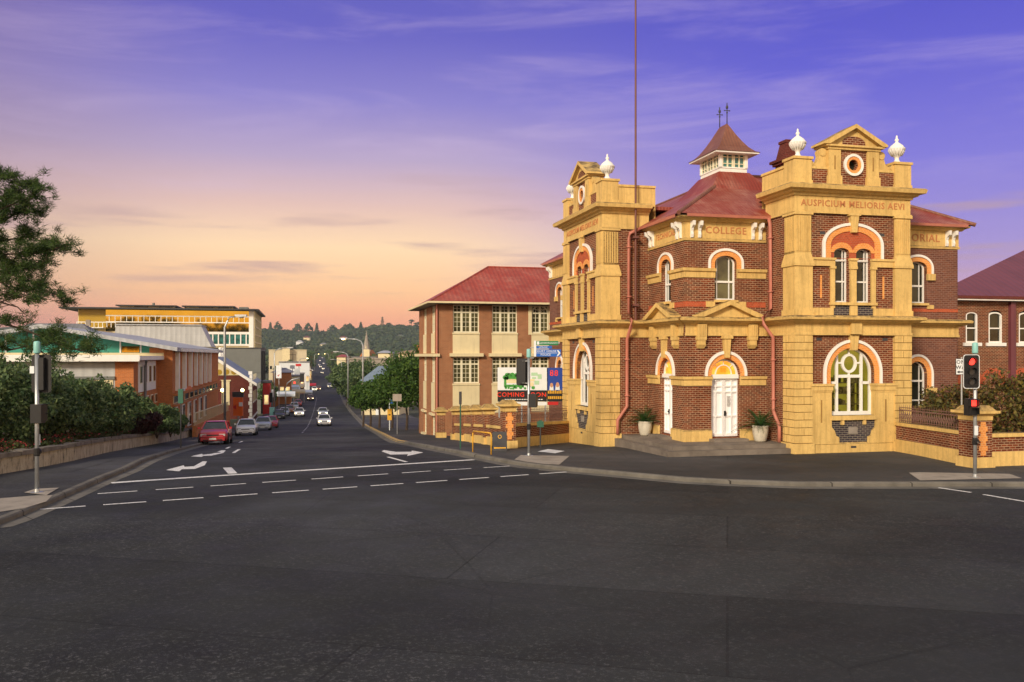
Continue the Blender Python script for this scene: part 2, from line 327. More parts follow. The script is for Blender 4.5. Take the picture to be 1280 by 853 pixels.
# ------------------------------------------------------------------ mesh builder
class MB:
    def __init__(s, T=None): s.v = []; s.f = []; s.T = T
    def add(s, vs, fs):
        o = len(s.v); T = s.T
        s.v += [T(*p) if T else tuple(p) for p in vs]; s.f += [tuple(i+o for i in f) for f in fs]; return s
    def box(s, x0, x1, y0, y1, z0, z1):
        return s.add([(x0,y0,z0),(x1,y0,z0),(x1,y1,z0),(x0,y1,z0),(x0,y0,z1),(x1,y0,z1),(x1,y1,z1),(x0,y1,z1)],
                     [(0,3,2,1),(4,5,6,7),(0,1,5,4),(1,2,6,5),(2,3,7,6),(3,0,4,7)])
    def frus(s, a, b, z0, z1):    # a, b = (x0,x1,y0,y1) bottom and top
        return s.add([(a[0],a[2],z0),(a[1],a[2],z0),(a[1],a[3],z0),(a[0],a[3],z0),(b[0],b[2],z1),(b[1],b[2],z1),(b[1],b[3],z1),(b[0],b[3],z1)],
                     [(0,3,2,1),(4,5,6,7),(0,1,5,4),(1,2,6,5),(2,3,7,6),(3,0,4,7)])
    def prism(s, pts, o0, o1):    # pts in (a,z), extruded along second axis o
        n = len(pts); s.add([(a,o0,z) for a, z in pts]+[(a,o1,z) for a, z in pts],
            [(i,(i+1)%n,(i+1)%n+n,i+n) for i in range(n)])
        o = len(s.v)-2*n; tr = tessellate_polygon([[Vector((a,z,0)) for a, z in pts]])
        s.f += [tuple(i+o for i in t) for t in tr]+[tuple(i+o+n for i in t) for t in tr]; return s
    def holed(s, outer, holes, o, depth=.3):
        loops = [outer]+holes; tr = tessellate_polygon([[Vector((a,z,0)) for a, z in l] for l in loops])
        fl = [p for l in loops for p in l]; s.add([(a,o,z) for a, z in fl], tr)
        for h in holes:
            n = len(h); s.add([(a,o,z) for a, z in h]+[(a,o-depth,z) for a, z in h], [(i,(i+1)%n,(i+1)%n+n,i+n) for i in range(n)])
        return s
    def band(s, inner, outer, o0, o1, closed=False):
        n = len(inner); vs = []
        for (a, z), (b, w) in zip(inner, outer): vs += [(a,o0,z),(b,o0,w),(b,o1,w),(a,o1,z)]
        fs = []
        for i in range(n if closed else n-1):
            j = (i+1) % n
            for k in range(4): fs.append((4*i+k, 4*i+(k+1)%4, 4*j+(k+1)%4, 4*j+k))
        if not closed: fs += [(0,1,2,3), (4*n-4,4*n-3,4*n-2,4*n-1)]
        return s.add(vs, fs)
    def tube(s, pts, r, n=8, r1=None, cap=True):
        pts = [Vector(p) for p in pts]; m = len(pts); vs = []; fs = []
        for i, p in enumerate(pts):
            d = (pts[min(i+1,m-1)]-pts[max(i-1,0)]).normalized()
            up = Vector((0,0,1)) if abs(d.z) < .9 else Vector((1,0,0))
            a = d.cross(up).normalized(); b = d.cross(a).normalized()
            rr = r if r1 is None else r+(r1-r)*i/(m-1)
            for k in range(n):
                t = 2*math.pi*k/n; vs.append(tuple(p+a*math.cos(t)*rr+b*math.sin(t)*rr))
        for i in range(m-1):
            for k in range(n): fs.append((i*n+k, i*n+(k+1)%n, (i+1)*n+(k+1)%n, (i+1)*n+k))
        if cap: fs += [tuple(range(n)), tuple(range((m-1)*n, m*n))]
        return s.add(vs, fs)
    def lathe(s, c, prof, n=16):
        vs = []; fs = []; m = len(prof)
        for r, z in prof:
            for k in range(n): t = 2*math.pi*k/n; vs.append((c[0]+r*math.cos(t), c[1]+r*math.sin(t), c[2]+z))
        for i in range(m-1):
            for k in range(n): fs.append((i*n+k, i*n+(k+1)%n, (i+1)*n+(k+1)%n, (i+1)*n+k))
        fs += [tuple(range(n)), tuple(range((m-1)*n, m*n))]
        return s.add(vs, fs)
    def ball(s, c, r, sz=None, n=10):
        sz = sz or r; return s.lathe(c, [(max(.001, r*math.sin(math.pi*i/8)), -sz*math.cos(math.pi*i/8)) for i in range(9)], n)
    def cyl(s, c, r, ax, h, n=14):   # short cylinder along axis
        a = Vector(c); d = Vector(ax).normalized()*h; return s.tube([a, a+d], r, n)
    def text(s, txt, size, place, ext=.01):
        cu = D.curves.new('t', 'FONT'); cu.body = txt; cu.size = size; cu.align_x = 'CENTER'; cu.align_y = 'CENTER'; cu.extrude = ext; cu.space_character = 1.12; cu.offset = size*.008; cu.resolution_u = 2
        o = D.objects.new('t', cu); COL.objects.link(o); bpy.context.view_layer.update()
        me = o.evaluated_get(bpy.context.evaluated_depsgraph_get()).to_mesh()
        s.add([place(v.co.x, v.co.y, v.co.z) for v in me.vertices], [tuple(p.vertices) for p in me.polygons])
        D.objects.remove(o); D.curves.remove(cu); return s
    def mould(s, path, prof, g0=None, g1=None, drop=None):
        """sweep profile [(z,out)...] along path in (a,o); outward = left of travel; g0/g1 = ghost points for mitres"""
        P = [Vector(p) for p in path]; full = ([Vector(g0)] if g0 else [])+P+([Vector(g1)] if g1 else []); off = 1 if g0 else 0
        nr = []
        for i in range(len(full)-1):
            d = (full[i+1]-full[i]).normalized(); nr.append(Vector((-d.y, d.x)))
        vs = []; m = len(prof)
        for i in range(len(P)):
            k = i+off; n0 = nr[k-1] if k > 0 else nr[0]; n1 = nr[k] if k < len(nr) else nr[-1]
            b = n0+n1; b = b/(1+n0.dot(n1)) if (1+n0.dot(n1)) > .05 else n0
            for z, ou in prof: q = P[i]+b*ou; vs.append((q.x, q.y, z))
        fs = [(i*m+k, i*m+k+1, (i+1)*m+k+1, (i+1)*m+k) for i in range(len(P)-1) for k in range(m-1)]
        fs += [tuple(range(m)), tuple(range((len(P)-1)*m, len(P)*m))]
        return s.add(vs, fs)
    def mesh(s, name, m, smooth=False):
        me = D.meshes.new(name); me.from_pydata(s.v, [], s.f); me.materials.append(M[m] if isinstance(m, str) else m)
        if len(s.f) < 30000:
            bm = bmesh.new(); bm.from_mesh(me); bmesh.ops.recalc_face_normals(bm, faces=bm.faces); bm.to_mesh(me); bm.free()
        if smooth: me.shade_smooth() if hasattr(me, 'shade_smooth') else None
        return me
    def groups(s, gap=.03):
        par = list(range(len(s.v)))
        def fd(i):
            while par[i] != i: par[i] = par[par[i]]; i = par[i]
            return i
        for f in s.f:
            for i in f[1:]: par[fd(i)] = fd(f[0])
        bb = {}
        for i, v in enumerate(s.v):
            r = fd(i); b = bb.setdefault(r, [list(v), list(v)])
            for k in range(3): b[0][k] = min(b[0][k], v[k]); b[1][k] = max(b[1][k], v[k])
        ks = list(bb)
        for i, a in enumerate(ks):
            for b in ks[i+1:]:
                A, B = bb[a], bb[b]
                if all(A[0][k]-gap <= B[1][k] and B[0][k]-gap <= A[1][k] for k in range(3)): par[fd(a)] = fd(b)
        gr = {}
        for f in s.f: gr.setdefault(fd(f[0]), []).append(f)
        out = []
        for fs in gr.values():
            ids = sorted({i for f in fs for i in f}); mp_ = {v: k for k, v in enumerate(ids)}
            m = MB(); m.v = [s.v[i] for i in ids]; m.f = [tuple(mp_[i] for i in f) for f in fs]; m.mi = [s.mi[j] for j in [s.f.index(f) for f in fs]] if getattr(s, 'mi', None) else None
            out.append(m)
        return out
    def build(s, name, m, parent=None, smooth=False, label=None, kind=None, split=False, extra=None):
        if extra:
            mi = [0]*len(s.f)
            for k, (b, _) in enumerate(extra):
                o_ = len(s.v); s.v += b.v; s.f += [tuple(i+o_ for i in f) for f in b.f]; mi += [k+1]*len(b.f)
            s.mi = mi
        if split:
            for g_ in s.groups():
                me = g_.mesh(name, m, smooth)
                if extra:
                    for _, mm in extra: me.materials.append(M[mm])
                    for pl, k in zip(me.polygons, g_.mi): pl.material_index = k
                o = D.objects.new(name, me); COL.objects.link(o); o.parent = parent
            return o
        me = s.mesh(name, m, smooth)
        if extra:
            for _, mm in extra: me.materials.append(M[mm])
            for pl, k in zip(me.polygons, s.mi): pl.material_index = k
        o = D.objects.new(name, me); COL.objects.link(o)
        if parent is not None: o.parent = parent
        if label: o['label'] = label
        if kind: o['kind'] = kind
        return o

def thing(name, label, cat, loc=(0,0,0), rz=0, group=None):
    o = D.objects.new(name, None); COL.objects.link(o); o.location = loc; o.rotation_euler = (0,0,rz); o.empty_display_size = .3
    o['label'] = label; o['category'] = cat
    if group: o['group'] = group
    return o
def tag(o, label, cat, group=None, kind=None):
    o['label'] = label; o['category'] = cat
    if group: o['group'] = group
    if kind: o['kind'] = kind
    return o
def copy_tree(o, parent=None):
    c = o.copy(); COL.objects.link(c)
    if parent is not None: c.parent = parent
    for ch in list(o.children): copy_tree(ch, c)
    return c
def dup(o, loc, rz, label, scale=None):
    c = copy_tree(o); c.location = loc; c.rotation_euler = (0,0,rz); c['label'] = label
    if scale: c.scale = (scale,)*3
    return c

# ------------------------------------------------------------------ terrain profile and road plan
_q = [-400,24,30,36,42,50,60,80,110,135,170,220,300,400,600,950,1400,1500,1600,1750,1900,2050,2300,2700]
_z = [0,0,-.02,-.15,-.48,-1.02,-1.72,-3.0,-4.75,-5.8,-6.8,-7.6,-8,-7.9,-5.8,-4.2,2.5,5,14,34,55,66,66,58]
def prof(x, y): return float(np.interp(.978*y-.209*x, _q, _z))
def H(x, y, u=0): return prof(x, y)+u
def PX(u, v, d): return ((u-640)/1100*d, d, 3.8-(v-445)/1100*d)
def G(u, v, up=0.):                         # where the sight line through a picture point meets the ground
    d = 4.; 
    while d < 3000:
        x, _, z = PX(u, v, d)
        if z <= prof(x, d)+up:
            lo_, hi_ = d-.25*(1+d/100), d
            for _ in range(20):
                m = (lo_+hi_)/2; x, _, z = PX(u, v, m)
                if z <= prof(x, m)+up: hi_ = m
                else: lo_ = m
            x, _, z = PX(u, v, hi_); return (x, hi_, prof(x, hi_)+up)
        d += .25*(1+d/100)
    return (x, d, z)
RD = -.13
def Lk(y): return float(np.interp(y, [19.8,20.4,23.2,25.8,30.5,50,76,133,200,300,600,950,1400], [-11.6,-11.9,-12.25,-12.65,-13.4,-17.9,-24.3,-36,-50,-72,-137.5,-213.5,-311]))
def Rk(y): return float(np.interp(y, [26.45,27.0,27.5,29,30.7,32.2,35.8,40.8,52,74,80,133,200,300,600,950,1400], [8.6,6.6,5.4,3.46,1.1,.03,-1.8,-3.6,-6.8,-11.0,-12.2,-23,-37.5,-59,-124.5,-200.5,-298]))
def rows(y0, y1, st=1.0):
    r = []; y = y0
    while y < y1: r.append(y); y += st*max(1, y/40)
    return r+[y1]
def sheet(name, m, ys, xa, xb, nx, up, kind='structure', zf=None):
    mb = MB(); vs = []; fs = []
    for y in ys:
        a, b = xa(y), xb(y)
        for i in range(nx+1): x = a+(b-a)*i/nx; vs.append((x, y, (zf(x,y) if zf else prof(x, y))+up))
    for j in range(len(ys)-1):
        for i in range(nx): k = j*(nx+1)+i; fs.append((k, k+1, k+nx+2, k+nx+1))
    mb.add(vs, fs); return mb.build(name, m, None, True, None, kind)
# ================================================================== THE SETTING
ys = sorted(set([round(v, 3) for v in list(np.arange(-300,-30,30))+rows(-30, 400, 1.5)+list(np.arange(400, 1400, 20))+list(np.arange(1400, 2700, 25))]))
sheet('ground', 'terrain', ys, lambda y: -1500 if y > 1000 else -900, lambda y: 1100, 60, 0,
      zf=lambda x, y: prof(x, y)-.35-max(0,y-60)*.0035 + (6*math.sin(x*.0061+1.3)+4*math.sin(x*.017)+3*math.sin(y*.011+x*.008) if y > 1500 else 0))
sheet('road', 'asphalt', rows(-60, 70, 1.0), lambda y: -70, lambda y: 70, 90, RD)
sheet('street', 'asphalt', rows(70, 1400, 1.0), lambda y: Lk(y)-.1, lambda y: Rk(y)+.1, 10, RD)
GW = lambda y: Lk(y)-float(np.interp(y, [24,28.4,33,60,140],[4.2,3.6,2.5,2.6,2.6]))   # foot of the garden wall
sheet('footpath', 'path', rows(26.45, 400, .8), lambda y: Rk(y)+.15, lambda y: Rk(y)+max(9, 60-max(0,y-30)), 24, 0.)
sheet('footpath', 'path', rows(19.8, 400, .8), lambda y: -60 if y < 26 else GW(y)-.5, lambda y: Lk(y)-.15, 12, 0.)
sheet('lawn', 'lawn', rows(30, 120, 2), lambda y: -90, lambda y: GW(y)-.4, 14, .55)
def kerbs(pts, sgn):
    """pts along the kerb edge; footpath on side sgn (+1 = left of travel)"""
    k = MB(); g = MB(); kv, kf, gv, gf = [], [], [], []
    P = [Vector(p) for p in pts]
    for i, p in enumerate(P):
        d = (P[min(i+1,len(P)-1)]-P[max(i-1,0)]).normalized(); n = Vector((-d.y, d.x))*sgn
        a = p+n*.17; c = p-n*.04; e = p-n*.48; z = prof(p.x, p.y)
        kv += [(a.x,a.y,z+.006),(p.x,p.y,z+.006),(c.x,c.y,z-.03),(c.x,c.y,z+RD-.02)]; gv += [(c.x,c.y,z+RD+.006),(e.x,e.y,z+RD+.006)]
    for i in range(len(P)-1):
        for j in range(3): kf.append((4*i+j,4*i+j+1,4*i+j+5,4*i+j+4))
        gf.append((2*i,2*i+1,2*i+3,2*i+2))
    k.add(kv, kf).build('kerb', 'kerb', None, False, None, 'structure'); g.add(gv, gf).build('gutter', 'kerb', None, False, None, 'structure')
kr = [(60,26.45),(40,26.45),(25,26.45),(15,26.45),(8.6,26.45)]+[(Rk(y),y) for y in [27.0,27.5,28.2]+rows(29,300,1.2)]
kerbs(kr, -1)
kl = [(-60,19.8),(-30,19.8),(-13.5,19.8),(-12.3,19.95),(-11.95,20.4)]+[(Lk(y),y) for y in rows(21,300,1.2)]
kerbs(kl, 1)
# pale concrete crossing ramps
def pad(pts, name='crossing_ramp', m='concrete', up=.012):
    b = MB(); P = [G(*p, 0) for p in pts]; tr = tessellate_polygon([[Vector((p[0],p[1],0)) for p in P]])
    b.add([(p[0],p[1],p[2]+up) for p in P], tr); return b.build(name, m, None, False, None, 'structure')
pad([(643,575),(651,569.5),(712,570.5),(699,581.5),(680,580.5),(660,578)])
pad([(672,565),(685,562),(706,564.5),(694,567.3)], 'tactile_paving', 'whitep', .016)
pad([(1136,591.5),(1150,591),(1262,593),(1278,598.5),(1230,599.5),(1150,601.2)], m='concrete')
pad([(-30,626),(45,620),(66,619.5),(58,627.5),(30,636),(-30,645)], m='concrete')
pad([(30,616.5),(44,612),(74,610.5),(58,620)], 'signal_footing', 'concrete', .018)
# painted markings
def markpoly(name, pts, m='mark', up=.006):
    P = [G(*p, RD) for p in pts]; tr = tessellate_polygon([[Vector((p[0],p[1],0)) for p in P]])
    return MB().add([(p[0],p[1],p[2]+up) for p in P], tr).build(name, m, None, False, None, 'structure')
def markline(name, a, b, w, m='mark', dash=None, up=.006):
    A = Vector(G(*a, RD)[:2]); B = Vector(G(*b, RD)[:2]); d = (B-A); ln = d.length; d.normalize(); n = Vector((-d.y, d.x))*w/2
    mb = MB(); t = 0
    while t < ln:
        e = min(ln, t+(dash[0] if dash else 2)); seg = max(1, int((e-t)/1.0)); vs = []
        for i in range(seg+1):
            p = A+d*(t+(e-t)*i/seg)
            for q in (p-n, p+n): vs.append((q.x, q.y, prof(q.x,q.y)+RD+up))
        mb.add(vs, [(2*i,2*i+2,2*i+3,2*i+1) for i in range(seg)]); t = e+(dash[1] if dash else 0)
    return mb.build(name, m, None, False, None, 'structure')
markline('stop_line', (139,604), (592,575), .30)
markline('crossing_line', (50,637), (762,586.5), .12, dash=(1.05,.42))
markline('crossing_line', (122,617.5), (652,582), .11, dash=(1.05,.5))
markline('lane_line', (284,585), (291,592.5), .30, up=.010); markline('lane_line', (292,566.5), (299,562), .15)
markline('lane_line', (283,561), (287,559), .14); markline('lane_line', (299,553.5), (303,551.8), .14)
markline('lane_line', (378,541), (396,497), .16, dash=(1.3,4.2)); markline('lane_line', (485,571.5), (508,577.8), .15)
mb_ = MB(); yy_ = rows(49, 112, 1.2); vs_ = []
for y in yy_: vs_ += [(Rk(y)-.02,y,prof(Rk(y),y)+.014),(Rk(y)+.19,y,prof(Rk(y),y)+.014),(Rk(y)-.045,y,prof(Rk(y),y)-.10)]
mb_.add(vs_, [(3*i,3*i+1,3*i+4,3*i+3) for i in range(len(yy_)-1)]+[(3*i,3*i+2,3*i+5,3*i+3) for i in range(len(yy_)-1)]).build('yellow_kerb_line','markyel',None,False,None,'structure')
markline('lane_line', (1173,610), (1214,616), .12); markline('lane_line', (1229,618.5), (1282,627.5), .12)
def cp(L_): return [(x/3.048, 520+y/3.048) for x, y in L_]
markpoly('turn_arrow', cp([(632,207),(700,189),(703,195),(738,193),(772,174),(789,174),(780,189),(742,203),(693,204),(683,212)]))
markpoly('turn_arrow', cp([(727,155),(770,145),(773,149),(808,145),(843,132),(860,132),(851,142),(806,152),(775,153),(768,157)]))
markpoly('turn_arrow', [(529,566),(515,563.6),(514,565),(495,565.2),(480,563),(477,564.6),(488,568.6),(510,568.2),(509,570.4)])
# ================================================================== THE COLLEGE
TH = math.atan2(.239,.971)
COLL = thing('college_building', 'ornate two-storey corner college of dark brick and ochre render with twin pedimented towers', 'building', (7.03,35.8,0), TH)
FB = lambda a, o, z: (a, -o, z)
FA = lambda a, o, z: (-o, a, z)
EV = 9.5
def arc(c, hw, zs, rise, n=20, t0=0, t1=math.pi): return [(c+hw*math.cos(t0+(t1-t0)*i/n), zs+rise*math.sin(t0+(t1-t0)*i/n)) for i in range(n+1)]
def opening(c, hw, z0, zs, rise, n=16): return [(c-hw,z0),(c+hw,z0)]+arc(c, hw, zs, rise, n)
def legs_arc(c, hw, zs, rise, zleg, n=24): return [(c+hw,zleg)]+arc(c, hw, zs, rise, n)+[(c-hw,zleg)]
def archring(T, name, m, c, r0, r1, zs, k0, k1, zleg, o0, o1, par):
    return MB(T).band(legs_arc(c,r0,zs,k0,zleg), legs_arc(c,r1,zs,k1,zleg), o0, o1).build(name, m, par)
def sash_window(T, par, c, hw, z0, zs, rise, o, trans=None, bars=True, glassm='glass', fw=.07, margin=True):
    """white framed sash, pane as sub-part; o = plane of the frame"""
    f = MB(T); out = opening(c, hw, z0, zs, rise); inn = opening(c, hw-fw, z0+fw, zs, rise-fw*.7)
    f.band(inn, out, o-.06, o+.02, True)
    zm = trans if trans else (z0+zs)/2
    f.box(c-hw+fw, c+hw-fw, o-.04, o+.03, zm-.04, zm+.04)
    if trans: z2 = (z0+zm)/2; f.box(c-hw+fw, c+hw-fw, o-.04, o+.015, z2-.03, z2+.03)
    if margin:
        x = c+hw*.50; f.box(x-.018, x+.018, o-.035, o+.012, z0+fw, zs+rise*.7)
        x = c-hw*.62; f.box(x-.014, x+.014, o-.035, o+.010, z0+fw, zs+rise*.5)
    w = f.build('window', 'white', par)
    MB(T).holed(opening(c, hw-.03, z0+.03, zs, rise-.03), [], o-.03, 0).build('pane', glassm, w)
    return w

def facade(T, e, t, end, flip, names, wins):
    tx = (lambda c, o, z: (lambda x, y, k: T(c-x, o+k, z+y))) if flip else (lambda c, o, z: (lambda x, y, k: T(c+x, o+k, z+y)))
    P = COLL; TW = 2.13; TF = 2.27; c = e+t/2; te = e+t; ec = e/2
    # ---- walls
    op_d = opening(ec, .64, .45, 3.02, .66); op_w = opening(ec, .49, 6.1, 7.62, .30)
    MB(T).holed([(0,-.1),(e+.1,-.1),(e+.1,EV),(0,EV)], [op_d, op_w], 0, .32).build('wall', 'brick', P)
    MB(T).holed([(e,TW),(e,TW)] and [(0,0),(1,0),(1,1)], [], -3, 0) if False else None
    for a in (e+.02, te-.02):
        m = MB(); z0, z1 = -1.2, 10.2
        m.add([T(a,0,z0),T(a,TW,z0),T(a,TW,z1),T(a,0,z1)], [(0,1,2,3)]); m.build('wall', 'brick', P)
    bigw = opening(c, 1.0, 1.42, 3.12, 1.0, 24); uw = [opening(c+s*.5, .34, 5.93, 7.92, .18) for s in (-1,1)]
    MB(T).holed([(e+.02,-1.2),(te-.02,-1.2),(te-.02,10.2),(e+.02,10.2)], [bigw]+uw, TW, .42).build('wall', 'brick', P)
    wc = [w for w in wins]
    MB(T).holed([(te,-1.2),(end,-1.2),(end,EV),(te,EV)], [opening(w, .5, 1.6, 2.95, .6) for w in wc]+[opening(w, .49, 6.1, 7.62, .30) for w in wc], 0, .32).build('wall', 'brick5', P)
    # ---- corner piers of the tower
    for s in (0, 1):
        a0, a1 = (e-.02, e+.76) if s == 0 else (te-.76, te+.02)
        r = MB(T); z = .35; i = 0; h = (4.62-.35)/14
        r.box(a0-.05, a1+.05, 1.32, TF+.05, -1.2, .35)
        for k in range(14):
            zz = .35+k*h
            r.frus((a0,a1,1.38,TF), (a0,a1,1.38,TF), zz+.026, zz+h-.0)
        j = MB(T).box(a0+.035, a1-.035, 1.415, TF-.035, .35, 4.62)                                               # vertical joints alternate between courses
        for k in range(14):
            x = a0+(a1-a0)*(.5 if k % 2 else .0); zz = .35+k*h
            if k % 2: j.box(x-.012, x+.012, TF-.02, TF+.004, zz+.02, zz+h-.02)
            y = 1.38+(TF-1.38)*(.5 if k % 2 else .28)
            j.box(a0-.004 if s == 0 else a1-.02, a0+.02 if s == 0 else a1+.004, y-.012, y+.012, zz+.02, zz+h-.02)
        r.build('rusticated_pier', 'cream', P, extra=[(j, 'creamdk')])
        u = MB(T); u.box(a0, a1, 1.38, TF, 5.3, 7.34); u.box(a0-.04, a1+.04, 1.34, TF+.04, 5.3, 5.62)
        u.frus((a0-.05,a1+.05,1.33,TF+.05), (a0-.05,a1+.05,1.33,TF+.05), 7.34, 7.44); u.frus((a0-.05,a1+.05,1.33,TF+.05), (a0+.04,a1-.04,1.42,TF-.04), 7.44, 7.84)
        u.box(a0+.04, a1-.04, 1.42, TF-.04, 7.84, 9.44)
        for k in range(7):
            x = a0+.1+(a1-a0-.2)*k/6; u.box(x-.028, x+.028, TF-.045, TF-.012, 7.92, 9.3)
        for k in range(7):
            y = 1.5+(TF-1.5-.1)*k/6; xx = a0 if s == 0 else a1; u.box(xx+(.012 if s == 0 else -.045), xx+(.045 if s == 0 else -.012), y-.028, y+.028, 7.92, 9.3)
        u.box(a0-.02, a1+.02, 1.36, TF+.02, 9.36, 9.48)
        u.build('fluted_pilaster', 'cream', P)
    # ---- tower entablature
    tp = [(e,0),(e,TF-.02),(te,TF-.02),(te,0)]
    MB(T).mould([(e,0),(e,TF-.06),(te,TF-.06),(te,0)], [(9.44,0),(9.44,.04),(9.52,.04),(9.52,.0),(10.12,0),(10.12,.06),(10.2,.08),(10.24,.2),(10.3,.24),(10.34,.42),(10.48,.46),(10.54,.40),(10.58,-.3)]).build('cornice', 'cream', P)
    MB().text(names[0], .36, tx(c, TF-.055, 9.83), .012).build('lettering', 'letter', P)
    # parapet
    pr = MB(T)
    for s in (0, 1):
        a0, a1 = (e-.02, e+.74) if s == 0 else (te-.74, te+.02)
        pr.box(a0, a1, TF-.82, TF-.04, 10.5, 11.55); pr.box(a0-.05, a1+.05, TF-.87, TF+.01, 11.55, 11.65)
        pr.box(a0-.03, a1+.03, TF-.85, TF-.01, 10.5, 10.72)
        b0, b1 = (a0+.04, a0+.34) if s == 0 else (a1-.34, a1-.04)
        pr.box(b0, b1, -.3, TF-.8, 10.5, 11.32); pr.box(b0-.05, b1+.05, -.32, TF-.8, 11.32, 11.42)
    pr.build('parapet', 'cream', P, split=True)
    for s in (-1, 1):
        x0, x1 = sorted((c+s*1.12, c+s*(t/2-.74)))
        MB(T).box(x0, x1, TF-.5, TF-.12, 10.5, 11.2).build('parapet_panel', 'brick', P)
        sc = MB(T); sc.box(x0-.02, x1+.02, TF-.53, TF-.09, 11.2, 11.3)
        b = c+s*1.14                                            # scroll: curve up against the aedicule
        pts = [(b, 11.3), (b+s*.85, 11.3), (b+s*.80, 11.42), (b+s*.6, 11.42), (b+s*.42, 11.50), (b+s*.34, 11.7), (b+s*.36, 11.92), (b+s*.22, 12.05), (b, 12.0)]
        sc.prism(pts if s > 0 else pts[::-1], TF-.42, TF-.16); sc.cyl((b+s*.2, TF-.45, 11.88), .16, (0,1,0), .32); sc.cyl((b+s*.72, TF-.45, 11.42), .11, (0,1,0), .32)
        sc.build('scroll', 'cream', P)
    # aedicule
    MB(T).holed([(c-.62,10.5),(c+.62,10.5),(c+.62,12.02),(c-.62,12.02)], [arc(c, .22, 11.42, .22, 24, 0, 2*math.pi)[:-1]], TF-.1, .3).build('wall', 'brick', P)
    a = MB(T)
    for s in (-1, 1):
        x0, x1 = sorted((c+s*.6, c+s*1.14)); a.box(x0, x1, TF-.75, TF-.02, 10.5, 12.0); a.box(x0-.04, x1+.04, TF-.75, TF+.02, 10.5, 10.95)
    a.box(c-1.2, c+1.2, TF-.75, TF+.02, 12.0, 12.1); a.box(c-1.32, c+1.32, TF-.8, TF+.1, 12.1, 12.17)
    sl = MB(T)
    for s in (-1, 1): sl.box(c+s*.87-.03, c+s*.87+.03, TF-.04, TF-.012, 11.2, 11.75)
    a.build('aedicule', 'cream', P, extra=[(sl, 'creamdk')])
    q = MB(T); q.prism([(c-1.28,12.17),(c+1.28,12.17),(c,12.86)], TF-.72, TF-.06)
    for s in (-1, 1):
        pts = [(c+s*1.44,12.17),(c+s*1.44,12.25),(c,13.02),(c,12.86),(c+s*1.2,12.17)]
        q.prism(pts, TF-.8, TF+.14)
    q.build('pediment', 'cream', P)
    MB(T).prism([(c-.52,12.2)]+[(c-.52,12.2)]*0+[(c+.52,12.2)]+arc(c,.52,12.3,.26,10)[0:], TF-.08, TF-.045).build('tympanum', 'brick', P)
    MB(T).band(arc(c,.34,11.42,.34,28,0,2*math.pi)[:-1], arc(c,.44,11.42,.44,28,0,2*math.pi)[:-1], TF-.14, TF-.02, True).build('roundel_ring', 'white', P)
    MB(T).band(arc(c,.22,11.42,.22,28,0,2*math.pi)[:-1], arc(c,.34,11.42,.34,28,0,2*math.pi)[:-1], TF-.16, TF-.05, True).build('roundel_voussoirs', 'orange', P)
    MB(T).prism(arc(c,.24,11.42,.24,20,0,2*math.pi)[:-1], TF-.36, TF-.34).build('roundel_pane', 'glass', P)
    # urns
    for s in (0, 1):
        x = (e+.36) if s == 0 else (te-.36); p = T(x, TF-.43, 11.65)
        ur = MB().lathe(p, [(.2,0),(.2,.05),(.12,.1),(.08,.2),(.10,.27),(.22,.38),(.30,.50),(.315,.57),(.335,.60),(.335,.63),(.30,.66),(.24,.75),(.14,.83),(.07,.88),(.05,.93),(.09,.98),(.06,1.03),(.03,1.07),(.045,1.12),(.01,1.18)], 20)
        for k in range(16): t_ = k*math.pi/8; ur.tube([(p[0]+.2*math.cos(t_),p[1]+.2*math.sin(t_),p[2]+.34),(p[0]+.295*math.cos(t_),p[1]+.295*math.sin(t_),p[2]+.5),(p[0]+.325*math.cos(t_),p[1]+.325*math.sin(t_),p[2]+.58)], .02, 5)
        ur.build('urn', 'white', P, True)
    # ---- string course round the whole facade
    S = [(4.62,-.1),(4.62,.03),(4.72,.03),(4.72,.0),(5.06,0),(5.06,.05),(5.1,.08),(5.14,.22),(5.19,.26),(5.23,.40),(5.31,.42),(5.36,.36),(5.40,.1),(5.42,-.1)]
    MB(T).mould([(0,.06),(e,.06),(e,TF+.0),(te,TF+.0),(te,.06),(end,.06)], S, (0,-1), (end,-1)).build('string_course', 'cream', P)
    MB(T).box(c-.24, c+.24, TF, TF+.16, 4.66, 5.3).build('bracket', 'cream', P)
    # ---- lower tower window
    archring(T, 'arch', 'orange', c, 1.0, 1.22, 3.12, 1.0, 1.22, 2.68, TW-.4, TW+.03, P)
    archring(T, 'arch_trim', 'white', c, 1.22, 1.33, 3.12, 1.22, 1.33, 2.68, TW-.05, TW+.09, P)
    MB(T).prism([(c-.12,4.02),(c+.12,4.02),(c+.2,4.66),(c-.2,4.66)], TW-.2, TW+.17).build('keystone', 'cream', P)
    lp = MB(T)
    for s in (-1, 1):
        pts = [(c+s*1.0,2.35),(c+s*1.0,1.0),(c+s*.98,.95),(c+s*.86,.82),(c+s*.80,.62),(c+s*.66,.56),(c+s*.66,.30),(c+s*(t/2-.74),.30),(c+s*(t/2-.74),2.35)]
        lp.prism(pts, TW-.1, TW+.1)
        x0, x1 = sorted((c+s*.99, c+s*(t/2-.74)))
        lp.box(x0, x1, TW-.41, TW+.12, 2.35, 2.42); lp.box(x0-.03, x1+.03, TW-.41, TW+.15, 2.42, 2.60); lp.box(x0-.06, x1+.06, TW-.41, TW+.19, 2.60, 2.69)
        j0, j1 = sorted((c+s*.998, c+s*1.04)); lp.box(j0, j1, TW-.4, TW, 1.4, 2.4)
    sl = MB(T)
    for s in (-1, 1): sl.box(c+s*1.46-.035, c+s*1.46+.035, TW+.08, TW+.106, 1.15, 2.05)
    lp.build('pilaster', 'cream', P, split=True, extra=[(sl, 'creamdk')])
    sb = MB(T).box(c-1.04, c+1.04, TW-.42, TW+.14, 1.24, 1.42)
